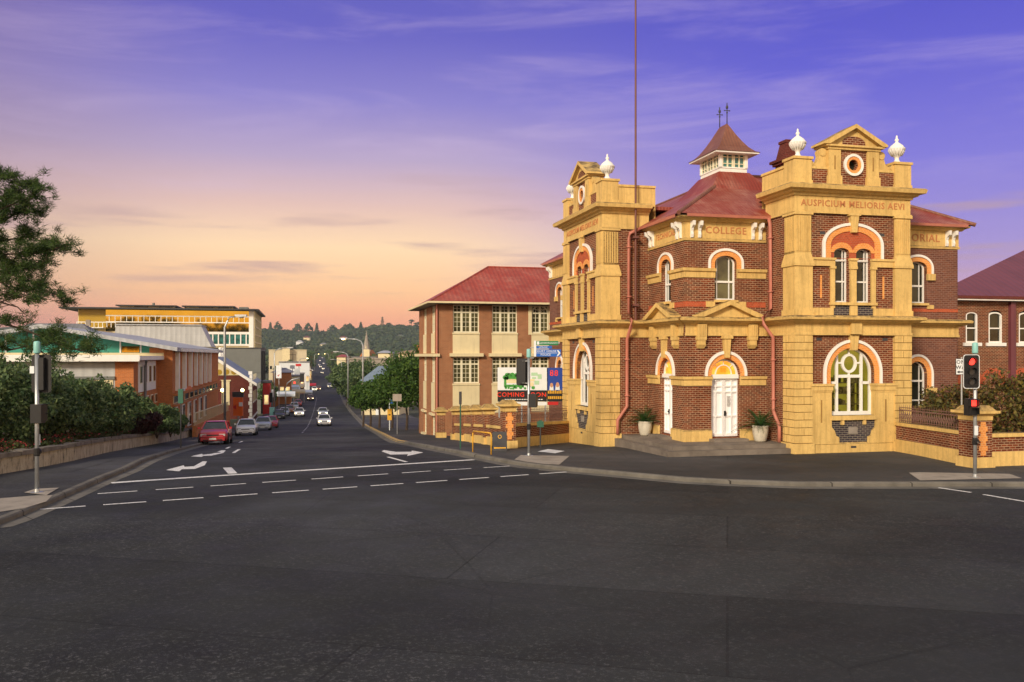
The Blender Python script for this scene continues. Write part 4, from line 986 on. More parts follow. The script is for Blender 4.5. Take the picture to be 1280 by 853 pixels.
ov = .72; rr = MB(); E0, E1 = (-ov,-ov,7.5), (BW+ov,-ov,7.5); A_, B_ = (4.6,BD/2,10.55), (BW-4.6,BD/2,10.55)
rr.add([E0,E1,B_,A_],[(0,1,2,3)]); rr.add([(-ov,BD+ov,7.5),E0,A_],[(0,1,2)]); rr.add([E1,(BW+ov,BD+ov,7.5),B_],[(0,1,2)]); rr.add([(BW+ov,BD+ov,7.5),(-ov,BD+ov,7.5),A_,B_],[(0,1,2,3)])
NR = rr.build('roof', 'roof2', NB)
MB().tube([E0,A_],.07,6).build('ridge_capping','roof2',NR); MB().tube([A_,B_],.07,6).build('ridge_capping','roof2',NR)
MB().box(-ov,BW+ov,-ov-.1,-ov,7.42,7.55).box(-ov-.1,-ov,-ov-.1,BD+ov,7.42,7.55).build('gutter', 'pale', NR)
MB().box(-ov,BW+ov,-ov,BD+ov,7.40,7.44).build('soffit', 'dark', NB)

# ================================================================== FENCE WALLS WITH PIERS
def fence_run(name, label, a, b, hbase=.35, hbrick=.45, rail=True, step=1, h2=None):
    """low brick wall from a to b with ochre base, sloping coping and an iron railing"""
    A = Vector(a); B = Vector(b); d = B-A; ln = d.length; rz_ = math.atan2(d.y, d.x)
    za = prof(*a); t = thing(name, label, 'fence', (a[0],a[1],0), rz_)
    zb = prof(*b); f = lambda x: za+(zb-za)*x/ln
    def slab(x0, x1, y0, y1, l0, l1, nm, m):
        MB().add([(x0,y0,f(x0)+l0),(x1,y0,f(x1)+l0),(x1,y1,f(x1)+l0),(x0,y1,f(x0)+l0),(x0,y0,f(x0)+l1),(x1,y0,f(x1)+l1),(x1,y1,f(x1)+l1),(x0,y1,f(x0)+l1)],
                 [(0,3,2,1),(4,5,6,7),(0,1,5,4),(1,2,6,5),(2,3,7,6),(3,0,4,7)]).build(nm, m, t)
    slab(0, ln, -.17, .17, -.6, hbase, 'plinth', 'cream'); slab(0, ln, -.13, .13, hbase, hbase+hbrick, 'brickwork', 'brick', )
    slab(0, ln, -.18, .18, hbase+hbrick, hbase+hbrick+.13, 'coping', 'cream')
    if rail:
        z0 = hbase+hbrick+.13; m = MB(); n = max(2, int(ln/.16))
        for k in range(n+1):
            x = ln*k/n; z = f(x)+z0; m.tube([(x,0,z),(x,0,z+.62),(x,0,z+.72)], .012, 5, .004)
            if k < n:
                x2 = ln*(k+1)/n; m.tube([(x,0,z+.1),((x+x2)/2,0,z+.28),(x2,0,z+.1)], .011, 4); m.tube([(x,0,z+.42),((x+x2)/2,0,z+.26),(x2,0,z+.42)], .011, 4); m.ball(((x+x2)/2,0,z+.5), .03, n=5)
        for zz in (.08,.6): m.tube([(0,0,f(0)+z0+zz),(ln,0,f(ln)+z0+zz)], .016, 5)
        m.build('railing', 'iron', t)
    return t
def pier(label, loc, w=.5, h=1.95, group='brick piers of the street fence', quoin=True):
    t = thing('fence_pier', label, 'pier', loc, TH, group); hw = w/2
    MB().box(-hw-.07,hw+.07,-hw-.07,hw+.07,-.7,.35).build('plinth','cream',t); MB().box(-hw,hw,-hw,hw,.35,h-.5).build('brickwork','brick',t)
    cp_ = MB().frus((-hw-.02,hw+.02,-hw-.02,hw+.02),(-hw-.02,hw+.02,-hw-.02,hw+.02),h-.5,h-.35).frus((-hw-.02,hw+.02,-hw-.02,hw+.02),(-hw-.16,hw+.16,-hw-.16,hw+.16),h-.35,h-.26)
    cp_.frus((-hw-.18,hw+.18,-hw-.18,hw+.18),(-hw-.18,hw+.18,-hw-.18,hw+.18),h-.26,h-.17).frus((-hw-.1,hw+.1,-hw-.1,hw+.1),(-hw+.06,hw-.06,-hw+.06,hw-.06),h-.17,h); cp_.build('cap','cream',t)
    if quoin:
        q = MB(); n = 7; z = .4
        for k in range(n):
            hh = (h-.95)/n; ww = .17 if k % 2 else .10; q.box(-ww,ww,-hw-.012,-hw+.02,z+k*hh,z+(k+1)*hh)
        q.build('quoin_pattern','orange',t)
    return t
# left of the college: front run then stepping down the street
f0 = (-.17,38.7); dirA = Vector((-.246,1)).normalized()
pier('large corner pier with orange toothed brick panel, behind the sandwich board', (f0[0],f0[1],prof(*f0)), .56, 2.12)
fence_run('low_wall', 'low brick wall with ochre coping and iron railing below the coming soon billboard', f0, (2.75,43.8), .45, .5)
ds = [4.05,7.1,9.9,12.8,18.4]; prev = Vector(f0)
pl = ['first stepped pier downhill from the toothed corner pier', 'second stepped pier downhill from the toothed corner pier', 'third stepped pier downhill from the toothed corner pier', 'fourth stepped pier downhill, left of the other stepped piers', 'lone gate pier farthest down the street by the brown building']
wl = ['wall panel beside the toothed corner pier, top of the stepped wall', 'second stepped wall panel downhill of the toothed pier', 'third stepped wall panel, behind the green sign post', 'lowest stepped wall panel before the gate gap']
for i, k in enumerate(ds):
    p = Vector(f0)+dirA*k; z = prof(p.x, p.y)
    pier(pl[i], (p.x,p.y,z), .46, 1.95, quoin=False)
    if i < 4:
        t = fence_run('low_wall', wl[i], prev, p, .4, .42, False)
        d_ = (p-prev); z0 = prof(prev.x,prev.y)-prof(p.x,p.y)
        lnn = d_.length; MB().add([(0,-.06,.95),(lnn,-.06,.95),(lnn,.06,.95),(0,.06,.95),(0,-.06,1.5),(lnn,-.06,1.5),(lnn,.06,1.5),(0,.06,1.5)],
            [(0,3,2,1),(4,5,6,7),(0,1,5,4),(1,2,6,5),(2,3,7,6),(3,0,4,7)]).build('upper_brickwork','brick',t).location = (0,0,prof(prev.x,prev.y)-.3)
    prev = p
# right of the college
pier('square garden pier with orange toothed panel behind the red signal', (15.95,30.3,0), .72, 2.1, 'garden piers')
fence_run('low_wall', 'low brick garden wall with iron railing between college tower and garden pier', (15.95,30.3), (15.62,35.5), .5, .55)
fence_run('low_wall', 'low brick garden wall under the big autumn hedge at the right edge', (15.95,30.3), (30,33.8), .5, .5, False)

# ================================================================== RIGHT-HAND MAROON ROOFED BUILDING
x, y, _ = at(1190, 445, 50)
RB = thing('brick_hall', 'dark brick hall with maroon metal roof at the right edge', 'building', (x,y,0), TH)
T = lambda a, o, z: (a, -o, z)
px = lambda u: (((u-640)/1100*50)-x)/.97*1.01
hs = [opening(px(1218), .40, 4.55, 6.1, .2), opening(px(1252), .46, 4.55, 6.2, .22), opening(px(1296), .46, 4.55, 6.2, .22)]
MB(T).holed([(-3,-.5),(32,-.5),(32,7.0),(-3,7.0)], hs, 0, .25).build('wall','brick',RB)
for c_, w_ in ((px(1218),.40),(px(1252),.46),(px(1296),.46)):
    f = MB(T); f.band(opening(c_,w_-.09,4.64,6.1,.14), opening(c_,w_,4.55,6.1,.22), -.15, -.02, True); f.box(c_-w_, c_+w_, -.12, -.03, 5.35, 5.42); wd = f.build('window','white',RB)
    MB(T).box(c_-w_+.02, c_+w_-.02, -.13, -.12, 4.6, 6.25).build('pane','glass',wd); MB(T).box(c_-w_-.2, c_+w_+.2, -.1, .12, 4.36, 4.55).build('sill','white',RB)
    MB(T).band(arc(c_-.15,.62,2.2,.62,16), arc(c_-.15,.9,2.2,.9,16), -.02, .05).build('arch','redband',RB)
MB(T).box(-3.4,12,.0,.5,6.95,7.05).build('soffit','white',RB); MB(T).box(-3.4,12,.42,.55,7.03,7.2).build('gutter','brick4',RB)
MB(T).box(px(1273)-.1,px(1273)+.25,-.1,.2,0,6.9).build('downpipe','roofmar',RB)
ea, ap = px(1150), px(1150)+20
MB().add([(ea,-.5,7.15),(36,-.5,7.15),(36,10,12.9),(ap,10,12.9)], [(0,1,2,3)]).add([(ea,-.5,7.15),(ap,10,12.9),(ea+15.1,20.5,7.15)],[(0,1,2)]).add([(36,10,12.9),(36,20.5,7.15),(ea+15.1,20.5,7.15),(ap,10,12.9)],[(0,1,2,3)]).build('roof','roofmar',RB)
MB().box(-3,-2.95,0,12,-.5,7).build('wall','brick',RB)
# ================================================================== HEDGES
shrub('hedge_bush', 'green and bronze bush over the iron railing right of the college', 'bush', (16.9,34.2,0), 1.3, 1.5, 2.75, 'leafC', 40, 120, .07)
shrub('hedge_bush', 'tall reddish autumn bush behind the garden pier', 'bush', (18.7,33.0,0), 1.7, 1.4, 3.3, 'leafC', 50, 120, .075)
shrub('hedge_bush', 'large autumn coloured bush cut off by the right edge', 'bush', (21.3,34.2,0), 2.0, 1.5, 3.6, 'leafC', 60, 120, .075)
shrub('hedge_bush', 'autumn bush outside the right edge beyond the large one', 'bush', (24.6,34.6,0), 2.0, 1.5, 3.3, 'leafC', 40, 90, .08) if False else None

# ================================================================== POTTED CYCADS
def potted(label, loc, sc=1):
    t = thing('potted_cycad', label, 'potted plant', loc, 0, 'potted cycads beside the doors')
    MB().lathe((0,0,0), [(.19,0),(.23,.05),(.29,.3),(.31,.5),(.30,.56),(.33,.6),(.31,.63),(.27,.6),(.01,.57)], 22).build('pot','potw',t,True)
    fr_ = MB()
    for k in range(48):
        a = k*2.4+rng.random()*.3; up = .25+.9*rng.random(); L_ = .88+.25*rng.random(); pts = []
        for q in range(8):
            s_ = q/7; pts.append(Vector((math.cos(a)*L_*s_*(1.15-up*.45), math.sin(a)*L_*s_*(1.15-up*.45), .58+up*L_*s_*1.1-.55*L_*s_*s_)))
        fr_.tube(pts, .008, 4, .003)
        sd = Vector((-math.sin(a), math.cos(a), 0))
        for q in range(1, 8):
            for w in (-1,1):
                for e in (0,.5):
                    c_ = pts[q-1].lerp(pts[q], 1-e) ; tip = c_+sd*w*.13*math.sin(.5+q/7*2.4)+(pts[q]-pts[q-1]).normalized()*.06-Vector((0,0,.02))
                    n_ = (pts[q]-pts[q-1]).normalized()*.014; fr_.add([tuple(c_-n_),tuple(c_+n_),tuple(tip)], [(0,1,2)])
    fr_.build('fronds','frond',t); t.scale = (sc,)*3; return t
lw_ = lambda a, b, z=.3: tuple(Mx @ Vector((a,b,z)))
potted('potted cycad in cream pot at the corner left of the side door', lw_(-.45,3.1), 1.0)
potted('potted cycad in cream pot right of the white double doors', lw_(3.05,-.62), 1.05)

# ================================================================== TRAFFIC SIGNALS
def signal(label, loc, back, hd, size=1.0, lit=None, side=1, ped=1, h=4.2, tealcap=True):
    """hd: facing of the lamps; side: which side of the pole the boards hang"""
    t = thing('traffic_signal', label, 'traffic light', loc, hd, 'traffic signals at the junction')
    MB().tube([(0,0,0),(0,0,h-.3)], .055, 12).build('pole','steel',t,True); MB().lathe((0,0,0),[(.17,0),(.17,.02),(.07,.03),(.06,.1),(.05,.12)],14).build('base_flange','steel',t)
    if tealcap: MB().lathe((0,0,h-.32),[(.085,0),(.09,.02),(.085,.30),(.07,.33),(.01,.34)],14).build('cap','teal',t,True)
    bx = side*.26; by = -.12
    bd = MB(); w, z0, z1 = .27, h-1.42, h-.36; pts = []
    for cx_, cz_, a0 in ((w-.08,z1-.08,0),(-w+.08,z1-.08,90),(-w+.08,z0+.08,180),(w-.08,z0+.08,270)):
        for k in range(4): a = R(a0+30*k); pts.append((bx+cx_+.08*math.cos(a), cz_+.08*math.sin(a)))
    MB().prism(pts, by-.01, by+.01).build('backboard','black',t)
    inn = [(bx+(p[0]-bx)*.93, (z0+z1)/2+(p[1]-(z0+z1)/2)*.965) for p in pts]
    MB().band(inn, pts, by-.016, by-.011, True).build('white_border','whitep',t)
    MB().box(bx-.13,bx+.13,by+.0,by+.14,z0+.08,z1-.08).build('lamp_housing','black',t)
    for k, z in enumerate((z1-.22, (z0+z1)/2, z0+.22)):
        on = lit is not None and k == lit
        ln = MB().cyl((bx,by-.012,z), .105, (0,-1,0), .02, 18).build('lens','lampred' if on else 'lampoff',t)
        vz = MB(); vs = []
        for q in range(11):
            a = R(-30+240*q/10); 
            for yy in (0,-.12): vs.append((bx+.125*math.cos(a), by-.02+yy*(1 if 15 < -30+240*q/10 < 165 else .55), z+.125*math.sin(a)))
        vz.add(vs, [(2*q,2*q+1,2*q+3,2*q+2) for q in range(10)]).build('visor','black',t)
    br = MB()
    for z in (z0+.1, z1-.1): br.box(min(0,bx), max(0,bx), by+.05, .02, z-.015, z+.015)
    br.build('bracket','steel',t, split=True)
    if ped:
        px_, pz = ped*.16, h-2.0
        MB().box(px_-.15,px_+.15,-.14,.10,pz-.26,pz+.26).build('pedestrian_signal','black',t)
        pv = MB(); 
        for zz in (0,.25): pv.box(px_-.14,px_+.14,-.30,-.14,pz+zz-.02,pz+zz+.0); pv.box(px_-.14,px_-.125,-.26,-.14,pz+zz-.22,pz+zz); pv.box(px_+.125,px_+.14,-.26,-.14,pz+zz-.22,pz+zz)
        pv.build('visor','black',t)
        MB().box(px_-.11,px_+.11,-.145,-.141,pz+.04,pz+.22).build('lens','lampred' if lit is not None else 'lampoff',t)
    MB().lathe((0,-.0,1.02),[(.07,0),(.08,.02),(.08,.2),(.07,.22)],12).cyl((0,-.07,1.13),.075,(0,-1,0),.05).build('push_button','black',t); MB().cyl((0,-.125,1.1),.035,(0,-1,0),.015).build('button','chrome',t)
    MB().box(-.06,.06,-.065,-.055,1.32,1.62).build('sticker','whitep',t)
    return t
S1 = signal('traffic signal showing its red lamp at the right kerb', (14.47,27.5,0), False, R(6), lit=0, side=-.8, ped=-1)
S2 = signal('traffic signal seen from behind, by the bare left kerb and garden wall', tuple(G(46.2,616,0)), True, R(180), side=-.22, ped=-.1)
MB().box(-.42,-.2,.1,.2,3.35,3.6).build('camera','whitep',S2) if False else MB().box(.05,.17,-.06,.06,3.32,3.52).build('detector','whitep',S2)
g3 = G(661,570,0)
S3 = signal('traffic signal carrying the street name blades in front of the billboard', g3, True, R(165), side=1.0, ped=-1, h=4.15)
# street name and direction blades, on arms from the same pole
bl = thing('direction_sign', 'green and blue direction blades with a white arrow fixed beside the signal pole', 'sign', (g3[0],g3[1]-.0,0), 0)
def P2(u, v): d = g3[1]-.08; return ((u-640)/1100*d-g3[0], 3.8-(v-445)/1100*d)
def board(par, name, m, u0, v0, u1, v1, y0=-.08, th=.02, pt=False):
    (xa, za), (xb, zb) = P2(u0, v0), P2(u1, v1)
    return MB().box(xa, xb, y0, y0+th, zb, za).build(name, m, par)
MB().tube([(.1,-.05,3.3),(.1,-.05,4.35)], .03, 8).build('post','steel',bl) if False else None
(xa,za),(xb,zb) = P2(667.5,426), P2(670,446); MB().box(xa,xb,-.09,-.05,zb,za).build('clamp_strip','whitep',bl); MB().box(.05,xa,-.05,-.02,4.1,4.14).box(.05,xa,-.05,-.02,3.7,3.74).build('bracket','steel',bl,split=True)
def sign_text(par, txt, size, u, v, m, y=-.084):
    x_, z_ = P2(u, v); MB().text(txt, size, lambda a,b,k: (x_+a, y-k, z_+b), .003).build('lettering', m, par)
board(bl,'street_name_blade','signgreen',670.3,426.4,698,431.6); board(bl,'logo_patch','whitep',671.2,427,674,431,-.085,.004); sign_text(bl,'ELLENBOROUGH ST',.088,686,429,'whitep')
board(bl,'blue_blade','signblue',670.3,432.6,690,436); sign_text(bl,'LIFELINE',.08,679,434.3,'whitep')
board(bl,'blue_blade','signblue',670.3,437,701,446); sign_text(bl,'COURT HOUSE',.11,682,439.3,'whitep'); sign_text(bl,'POLICE',.11,682,443.7,'whitep'); board(bl,'divider','whitep',670.3,441.3,697,441.7,-.086,.004)
aw = MB(); pts = [P2(696,438),P2(698,438),P2(700.6,441.5),P2(698,445),P2(696,445),P2(698.4,441.5)]; aw.prism([(a,z) for a,z in pts], -.09, -.083); aw.build('arrow','whitep',bl)

# one way sign
ow = thing('one_way_sign', 'white one way sign on a thin post half hidden by the red signal', 'sign', ((1202.5-640)/1100*31.6,31.6,0), 0)
MB().tube([(0,.03,0),(0,.03,3.75)], .03, 8).build('post','steel',ow)
MB().box(-.23,.23,-.01,.01,3.12,3.70).build('plate','black',ow); MB().box(-.215,.215,-.014,-.010,3.135,3.685).build('face','whitep',ow)
MB().text('ONE', .19, lambda a,b,k: (a,-.016-k,3.57+b), .002).build('lettering','black',ow); MB().text('WAY', .19, lambda a,b,k: (a,-.016-k,3.38+b), .002).build('lettering','black',ow); MB().box(-.12,.14,-.018,-.014,3.2,3.24).prism([(-.2,3.22),(-.1,3.17),(-.1,3.27)],-.019,-.014).build('arrow','black',ow)

# dark box sign on a post, sandwich board, handrail, posts
g_ = ((675.5-640)/1100*39.4, 39.4, prof(1.27,39.4)); t = thing('box_sign', 'small dark green box on a post against the low wall', 'sign', g_, 0)
MB().tube([(0,0,0),(0,0,.9)], .035, 8).build('post','dark',t); MB().box(-.15,.15,-.06,.06,.88,1.14).box(-.07,.07,-.05,.05,1.14,1.18).build('box','green',t)
g_ = ((624.5-640)/1100*36.9, 36.9, prof(-.5,36.9)); t = thing('sandwich_board', 'black sandwich board with a yellow ring emblem on the footpath', 'sign', g_, R(4))
for s_, nm in ((-1,'front_board'),(1,'back_board')):
    MB().add([(-.3,s_*.28,.0),(.3,s_*.28,.0),(.3,s_*.28+.03,.0),(-.3,s_*.28+.03,.0),(-.3,s_*.03,.78),(.3,s_*.03,.78),(.3,s_*.03+.03,.78),(-.3,s_*.03+.03,.78)],
        [(0,3,2,1),(4,5,6,7),(0,1,5,4),(1,2,6,5),(2,3,7,6),(3,0,4,7)]).build(nm,'dark',t)
sf = lambda a, z, k=0: (a, -.28+.25*z/.78-.004-k, z)
MB().add([sf(.08*math.cos(i*.3926), .58+.08*math.sin(i*.3926)) for i in range(16)]+[sf(.055*math.cos(i*.3926), .58+.055*math.sin(i*.3926)) for i in range(16)], [(i,(i+1)%16,(i+1)%16+16,i+16) for i in range(16)]).build('emblem','yellow',t)
MB().add([sf(-.25,.1),sf(.25,.1),sf(.25,.15),sf(-.25,.15)],[(0,1,2,3)]).build('stripe','yellow',t)
t2 = MB().box(.33,.345,-.2,.25,.02,.6); t2 = MB().prism([(0,0),(1,0),(1,1)],0,0) if False else None
ra, rb = Vector(G(591,565,0)), Vector(G(614,568.5,0)); d_ = rb-ra
t = thing('handrail', 'yellow tubular hoop handrail beside the sandwich board', 'handrail', tuple(ra), math.atan2(d_.y,d_.x)); ln = Vector((d_.x,d_.y)).length
zr = d_.z
MB().tube([(0,0,0),(0,0,.78),(.06,0,.86),(ln-.06,0,.86+zr*.5),(ln,0,.78+zr),(ln,0,zr)], .028, 8).build('rail','yellow',t,True)
g_ = G(575.5,561,0); t = thing('sign_post', 'green post with a narrow dark plate seen edge-on', 'sign', g_, 0)
MB().tube([(0,0,0),(0,0,2.35)], .03, 8).build('post','green',t); MB().box(-.05,.05,-.2,.2,1.95,2.5).build('plate','dark',t)
# bus stop signs
g_ = G(487,538,0); t = thing('bus_stop', 'white bus stop post with hooked blue sign and yellow panel', 'sign', g_, 0)
MB().tube([(0,0,0),(0,0,2.75),(.03,0,2.9),(.14,0,3.0),(.3,0,3.0)], .05, 8).build('post','whitep',t); MB().box(-.2,.2,-.07,.07,.95,2.0).build('panel','yellow',t); MB().box(.08,.42,-.02,.02,2.5,2.95).build('sign_face','signblue',t); MB().box(-.1,.1,-.08,-.075,1.4,1.5).build('label','black',t)
g_ = G(496.5,543,0); t = thing('parking_sign', 'back of a small pale square sign on a grey post by the bus stop', 'sign', g_, 0)
MB().tube([(0,0,0),(0,0,3.1)], .03, 8).build('post','steel',t); MB().box(-.34,.34,-.06,-.04,2.55,3.1).build('plate','concrete',t)
g_ = G(226,560,0); t = thing('sign_post', 'thin dark post on the left footpath with a small lantern-shaped head', 'post', g_, 0)
MB().tube([(0,0,0),(0,0,2.9)], .035, 8).build('post','dark',t); MB().box(-.12,.12,-.05,.05,2.2,2.9).build('plate','green',t)

# ================================================================== BILLBOARDS
by0 = 45.0
def BB(u, v): q = PX(u, v, by0); return q[0], q[2]
bb = thing('billboard', 'white billboard with green building picture and red coming soon lettering', 'billboard', (*[BB(622,500)[0], by0], 0), 0)
bx0 = BB(622,500)[0]
def bbox(par, name, m, u0, v0, u1, v1, y0, y1): (xa,za),(xb,zb) = BB(u0,v0), BB(u1,v1); return MB().box(xa-bx0, xb-bx0, y0, y1, zb, za).build(name, m, par)
bbox(bb,'board','whitep',622,459.5,683.5,488,-.03,.05); bbox(bb,'black_panel','black',622,488,683.5,502,-.03,.05); bbox(bb,'bottom_panel','whitep',634,502.5,683.5,507,-.02,.04)
xs, zs_ = BB(652,493.7); MB().text('COMING SOON', .322, lambda a,b,k: (xs-bx0+a,-.035-k,zs_+b), .004).build('lettering','redletter',bb)
pic = MB(); 
for u0,v0,u1,v1 in ((630,470,633,484),(631,481,655,484),(633,469,650,472)): (xa,za),(xb,zb) = BB(u0,v0), BB(u1,v1); pic.box(xa-bx0,xb-bx0,-.036,-.03,zb,za)
lc = MB(); 
for k in range(46):
    u_ = 631+rng.random()*20; v_ = 468.5+rng.random()*5; xx, zz = BB(u_,v_); pic.cyl((xx-bx0,-.03,zz), .06+rng.random()*.08, (0,-1,0), .008+.001*(k%5), 7)
for k in range(30):
    u_ = 630+rng.random()*38; v_ = 482+rng.random()*4; xx, zz = BB(u_,v_); pic.cyl((xx-bx0,-.03,zz), .04+rng.random()*.06, (0,-1,0), .007+.001*(k%5), 7)
pic.build('printed_trees','leafprint',bb)
plan = MB()
for u0,v0,u1,v1 in ((664,466,672,470),(665,471.5,670,474),(668,476,674,481),(672,468,677,474)): (xa,za),(xb,zb) = BB(u0,v0), BB(u1,v1); plan.box(xa-bx0,xb-bx0,-.036,-.03,zb,za)
M['mint'] = paint('printed_mint', (.40,.62,.42), .5, .1, 5, dirtamt=0); plan.build('printed_plan','mint',bb)
ln_ = MB()
for k in range(16): (xa,za),(xb,zb) = BB(631+k*3,499), BB(633.2+k*3,500); ln_.box(xa-bx0,xb-bx0,-.036,-.03,zb,za)
ln_.build('small_print','whitep',bb)
pb = MB()
for u0,v0,u1,v1 in ((633,475,652,479),(636,474,645,475.4),(655,474,668,477),(660,478,667,483)): (xa,za),(xb,zb) = BB(u0,v0), BB(u1,v1); pb.box(xa-bx0,xb-bx0,-.044,-.03,zb,za)
pb.build('printed_building','pale',bb)
for u_ in (624,652,682): (xa,za) = BB(u_,507); MB().box(xa-bx0-.04,xa-bx0+.04,.05,.13,prof(0,45)-.2,za+1.9).build('post','steel',bb)
b2 = thing('billboard', 'blue and black poster board with red 88 beside the college tower', 'billboard', (BB(684,500)[0], by0+.1, 0), 0); sv = bx0; bx0 = BB(684,500)[0]
bbox(b2,'board','bluew',684,460,707,488.5,-.03,.05); bbox(b2,'lower_panel','black',684,488.5,707,502,-.03,.05); bbox(b2,'red_strip','red',684.5,502.6,698,506.5,-.03,.03)
xs, zs_ = BB(692.5,467); MB().text('88', .42, lambda a,b,k: (xs-bx0+a,-.035-k,zs_+b), .004).build('number','redletter',b2)
xs, zs_ = BB(692.5,474); MB().text('APARTMENTS', .10, lambda a,b,k: (xs-bx0+a,-.035-k,zs_+b), .004).build('lettering','whitep',b2) if False else None
for u_, v_, r_ in ((689.5,483,.11),(697,482.5,.12)):
    xx, zz = BB(u_,v_); MB().prism([(xx-bx0-r_,zz-.22),(xx-bx0+r_,zz-.22),(xx-bx0+r_*.8,zz+.02),(xx-bx0-r_*.8,zz+.02)],-.036,-.031).build('printed_shirt','whitep',b2)
    MB().prism([(xx-bx0+r_*.75*math.cos(i*.524),zz+.05+r_*1.1*math.sin(i*.524)) for i in range(12)],-.04,-.031).build('printed_face','skin',b2)
xs, zs_ = BB(692.5,492.5); lt = MB()
for k in range(9): lt.box(-.40+.09*k,-.40+.09*k+.06,-.037,-.03,3.8-(493.5-445)/1100*45+.05,3.8-(493.5-445)/1100*45+.17+.03*(k%3)); lt.box(-.40+.1*k,-.40+.1*k+.07,-.037,-.03,3.8-(499-445)/1100*45,3.8-(499-445)/1100*45+.14)
ltb = lt.build('printed_strip','yellow',b2); ltb.location = (xs-bx0,0,0)
# ================================================================== LEFT SIDE: GARDEN WALL AND BED
gw = thing('garden_wall', 'long low stained sandstone garden wall with dark coping along the left footpath', 'wall', (0,0,0), 0)
pts = [(-40,24.5),(-24,26.2),(-18.5,27.4)]+[(GW(y),y) for y in rows(28.4,96,1.2)]
def ribbon(pts, w, z0f, z1f):
    P = [Vector(p) for p in pts]; vs = []; n = len(P)
    for i, p in enumerate(P):
        d = (P[min(i+1,n-1)]-P[max(i-1,0)]).normalized(); nn = Vector((-d.y,d.x))
        a, b = p, p+nn*w
        vs += [(a.x,a.y,z0f(i,p)),(a.x,a.y,z1f(i,p)),(b.x,b.y,z1f(i,p)),(b.x,b.y,z0f(i,p))]
    fs = [(4*i+k,4*i+(k+1)%4,4*i+4+(k+1)%4,4*i+4+k) for i in range(n-1) for k in range(4)]+[(0,1,2,3),(4*n-4,4*n-3,4*n-2,4*n-1)]
    return MB().add(vs, fs)
ribbon(pts, .35, lambda i,p: prof(p.x,p.y)-.4, lambda i,p: prof(p.x,p.y)+.52).build('wall_face','stone',gw)
cop = MB()                                                   # rough separate coping stones
for i in range(len(pts)-1):
    a, b = Vector(pts[i]), Vector(pts[i+1]); d = (b-a); m = max(1, int(d.length/.9))
    for k in range(m):
        p, q = a+d*(k/m+.01), a+d*((k+1)/m-.01); n_ = Vector((-d.y,d.x)).normalized(); zt = prof(p.x,p.y)+.52; h = .13+.05*rng.random(); o_ = -.06-.04*rng.random()
        c4 = [p+n_*o_, q+n_*(o_+.03*rng.random()), q+n_*.42, p+n_*.42]; zq = prof(q.x,q.y)+.52
        cop.add([(c4[0].x,c4[0].y,zt),(c4[1].x,c4[1].y,zq),(c4[2].x,c4[2].y,zq),(c4[3].x,c4[3].y,zt)]+[(c.x+(.03 if j in (0,3) else -.03)*d.normalized().x,c.y,(zt if j in (0,3) else zq)+h*(.8+.3*rng.random())) for j, c in enumerate(c4)],
            [(0,3,2,1),(4,5,6,7),(0,1,5,4),(1,2,6,5),(2,3,7,6),(3,0,4,7)])
cop.build('coping','coping',gw)
sheet('garden_bed', 'soil', rows(25, 96, 1.2), lambda y: GW(max(y,28.4))-9, lambda y: GW(max(y,28.4))-.3, 8, 0, 'structure',
      zf=lambda x, y: prof(x,y)+.50+.10*max(0, (GW(max(y,28.4))-x-.3))*.8+.05*math.sin(x*3+y*2))
fb = MB(); cl_ = []
for k in range(300):
    y = 26+rng.random()**1.1*36; off = .25+rng.random()*1.9; x = GW(max(y,28.4))-off
    cl_.append((x, y, prof(x,y)+.58+.08*off+.1*rng.random(), .24+.16*rng.random(), .17))
leafcloud(fb, cl_, 60, .055).build('flower_bed_foliage', 'flowerleaf', None, False, 'low bedding plants behind the stone garden wall', 'stuff')['category'] = 'bedding plants'
pb = MB(); cl2 = [(c[0],c[1],c[2]+.12,c[3]*.9,.10) for c in cl_ if rng.random() < (.75 if c[1] < 31 else .35)]
leafcloud(pb, cl2, 9, .032, aspect=.9).build('red_flowers', 'petal', None, False, 'red flowers scattered over the bedding plants', 'stuff')['category'] = 'flowers'
HB = [ # u, d, rx, ry, h, leaf, label
 (-60,31.5,2.2,1.7,3.4,'leafB','big dark shrub at the extreme left edge behind the flower bed'),
 (8,33,2.0,1.6,3.35,'leafB','tall dense shrub left of the near left signal'),
 (52,36,1.7,1.5,3.0,'leafB','dark shrub directly behind the near left signal pole'),
 (88,38,1.6,1.5,2.9,'leafB','rounded shrub just right of the left signal pole'),
 (118,41,1.6,1.5,2.9,'leafB','highest pale tipped shrub midway along the hedge'),
 (148,44.5,1.7,1.5,2.75,'leafB','broad green shrub left of the maroon leaved shrub'),
 (172,47,1.2,1.1,2.0,'leafD','small maroon leaved shrub near the downhill end of the hedge'),
 (196,50,1.25,1.1,1.85,'leafB','low rounded green shrub downhill of the maroon one'),
 (213,53,1.1,1.0,1.6,'leafB','last small shrub at the downhill end of the hedge'),
 (68,42,2.2,1.5,3.6,'leafB','taller shrub in the second row behind the left signal'),
 (128,49,2.2,1.5,3.4,'leafB','back row shrub in front of the white corrugated wall'),
 (20,38,2.3,1.6,4.0,'leafB','back row shrub under the overhanging pine branch')]
for u, d, rx, ry, h, lf, lb in HB:
    x = (u-640)/1100*d; shrub('shrub', lb, 'shrub', (x,d,prof(x,d)+.45), rx, ry, h, lf, 46, 170, .085, 'shrubs behind the garden wall')

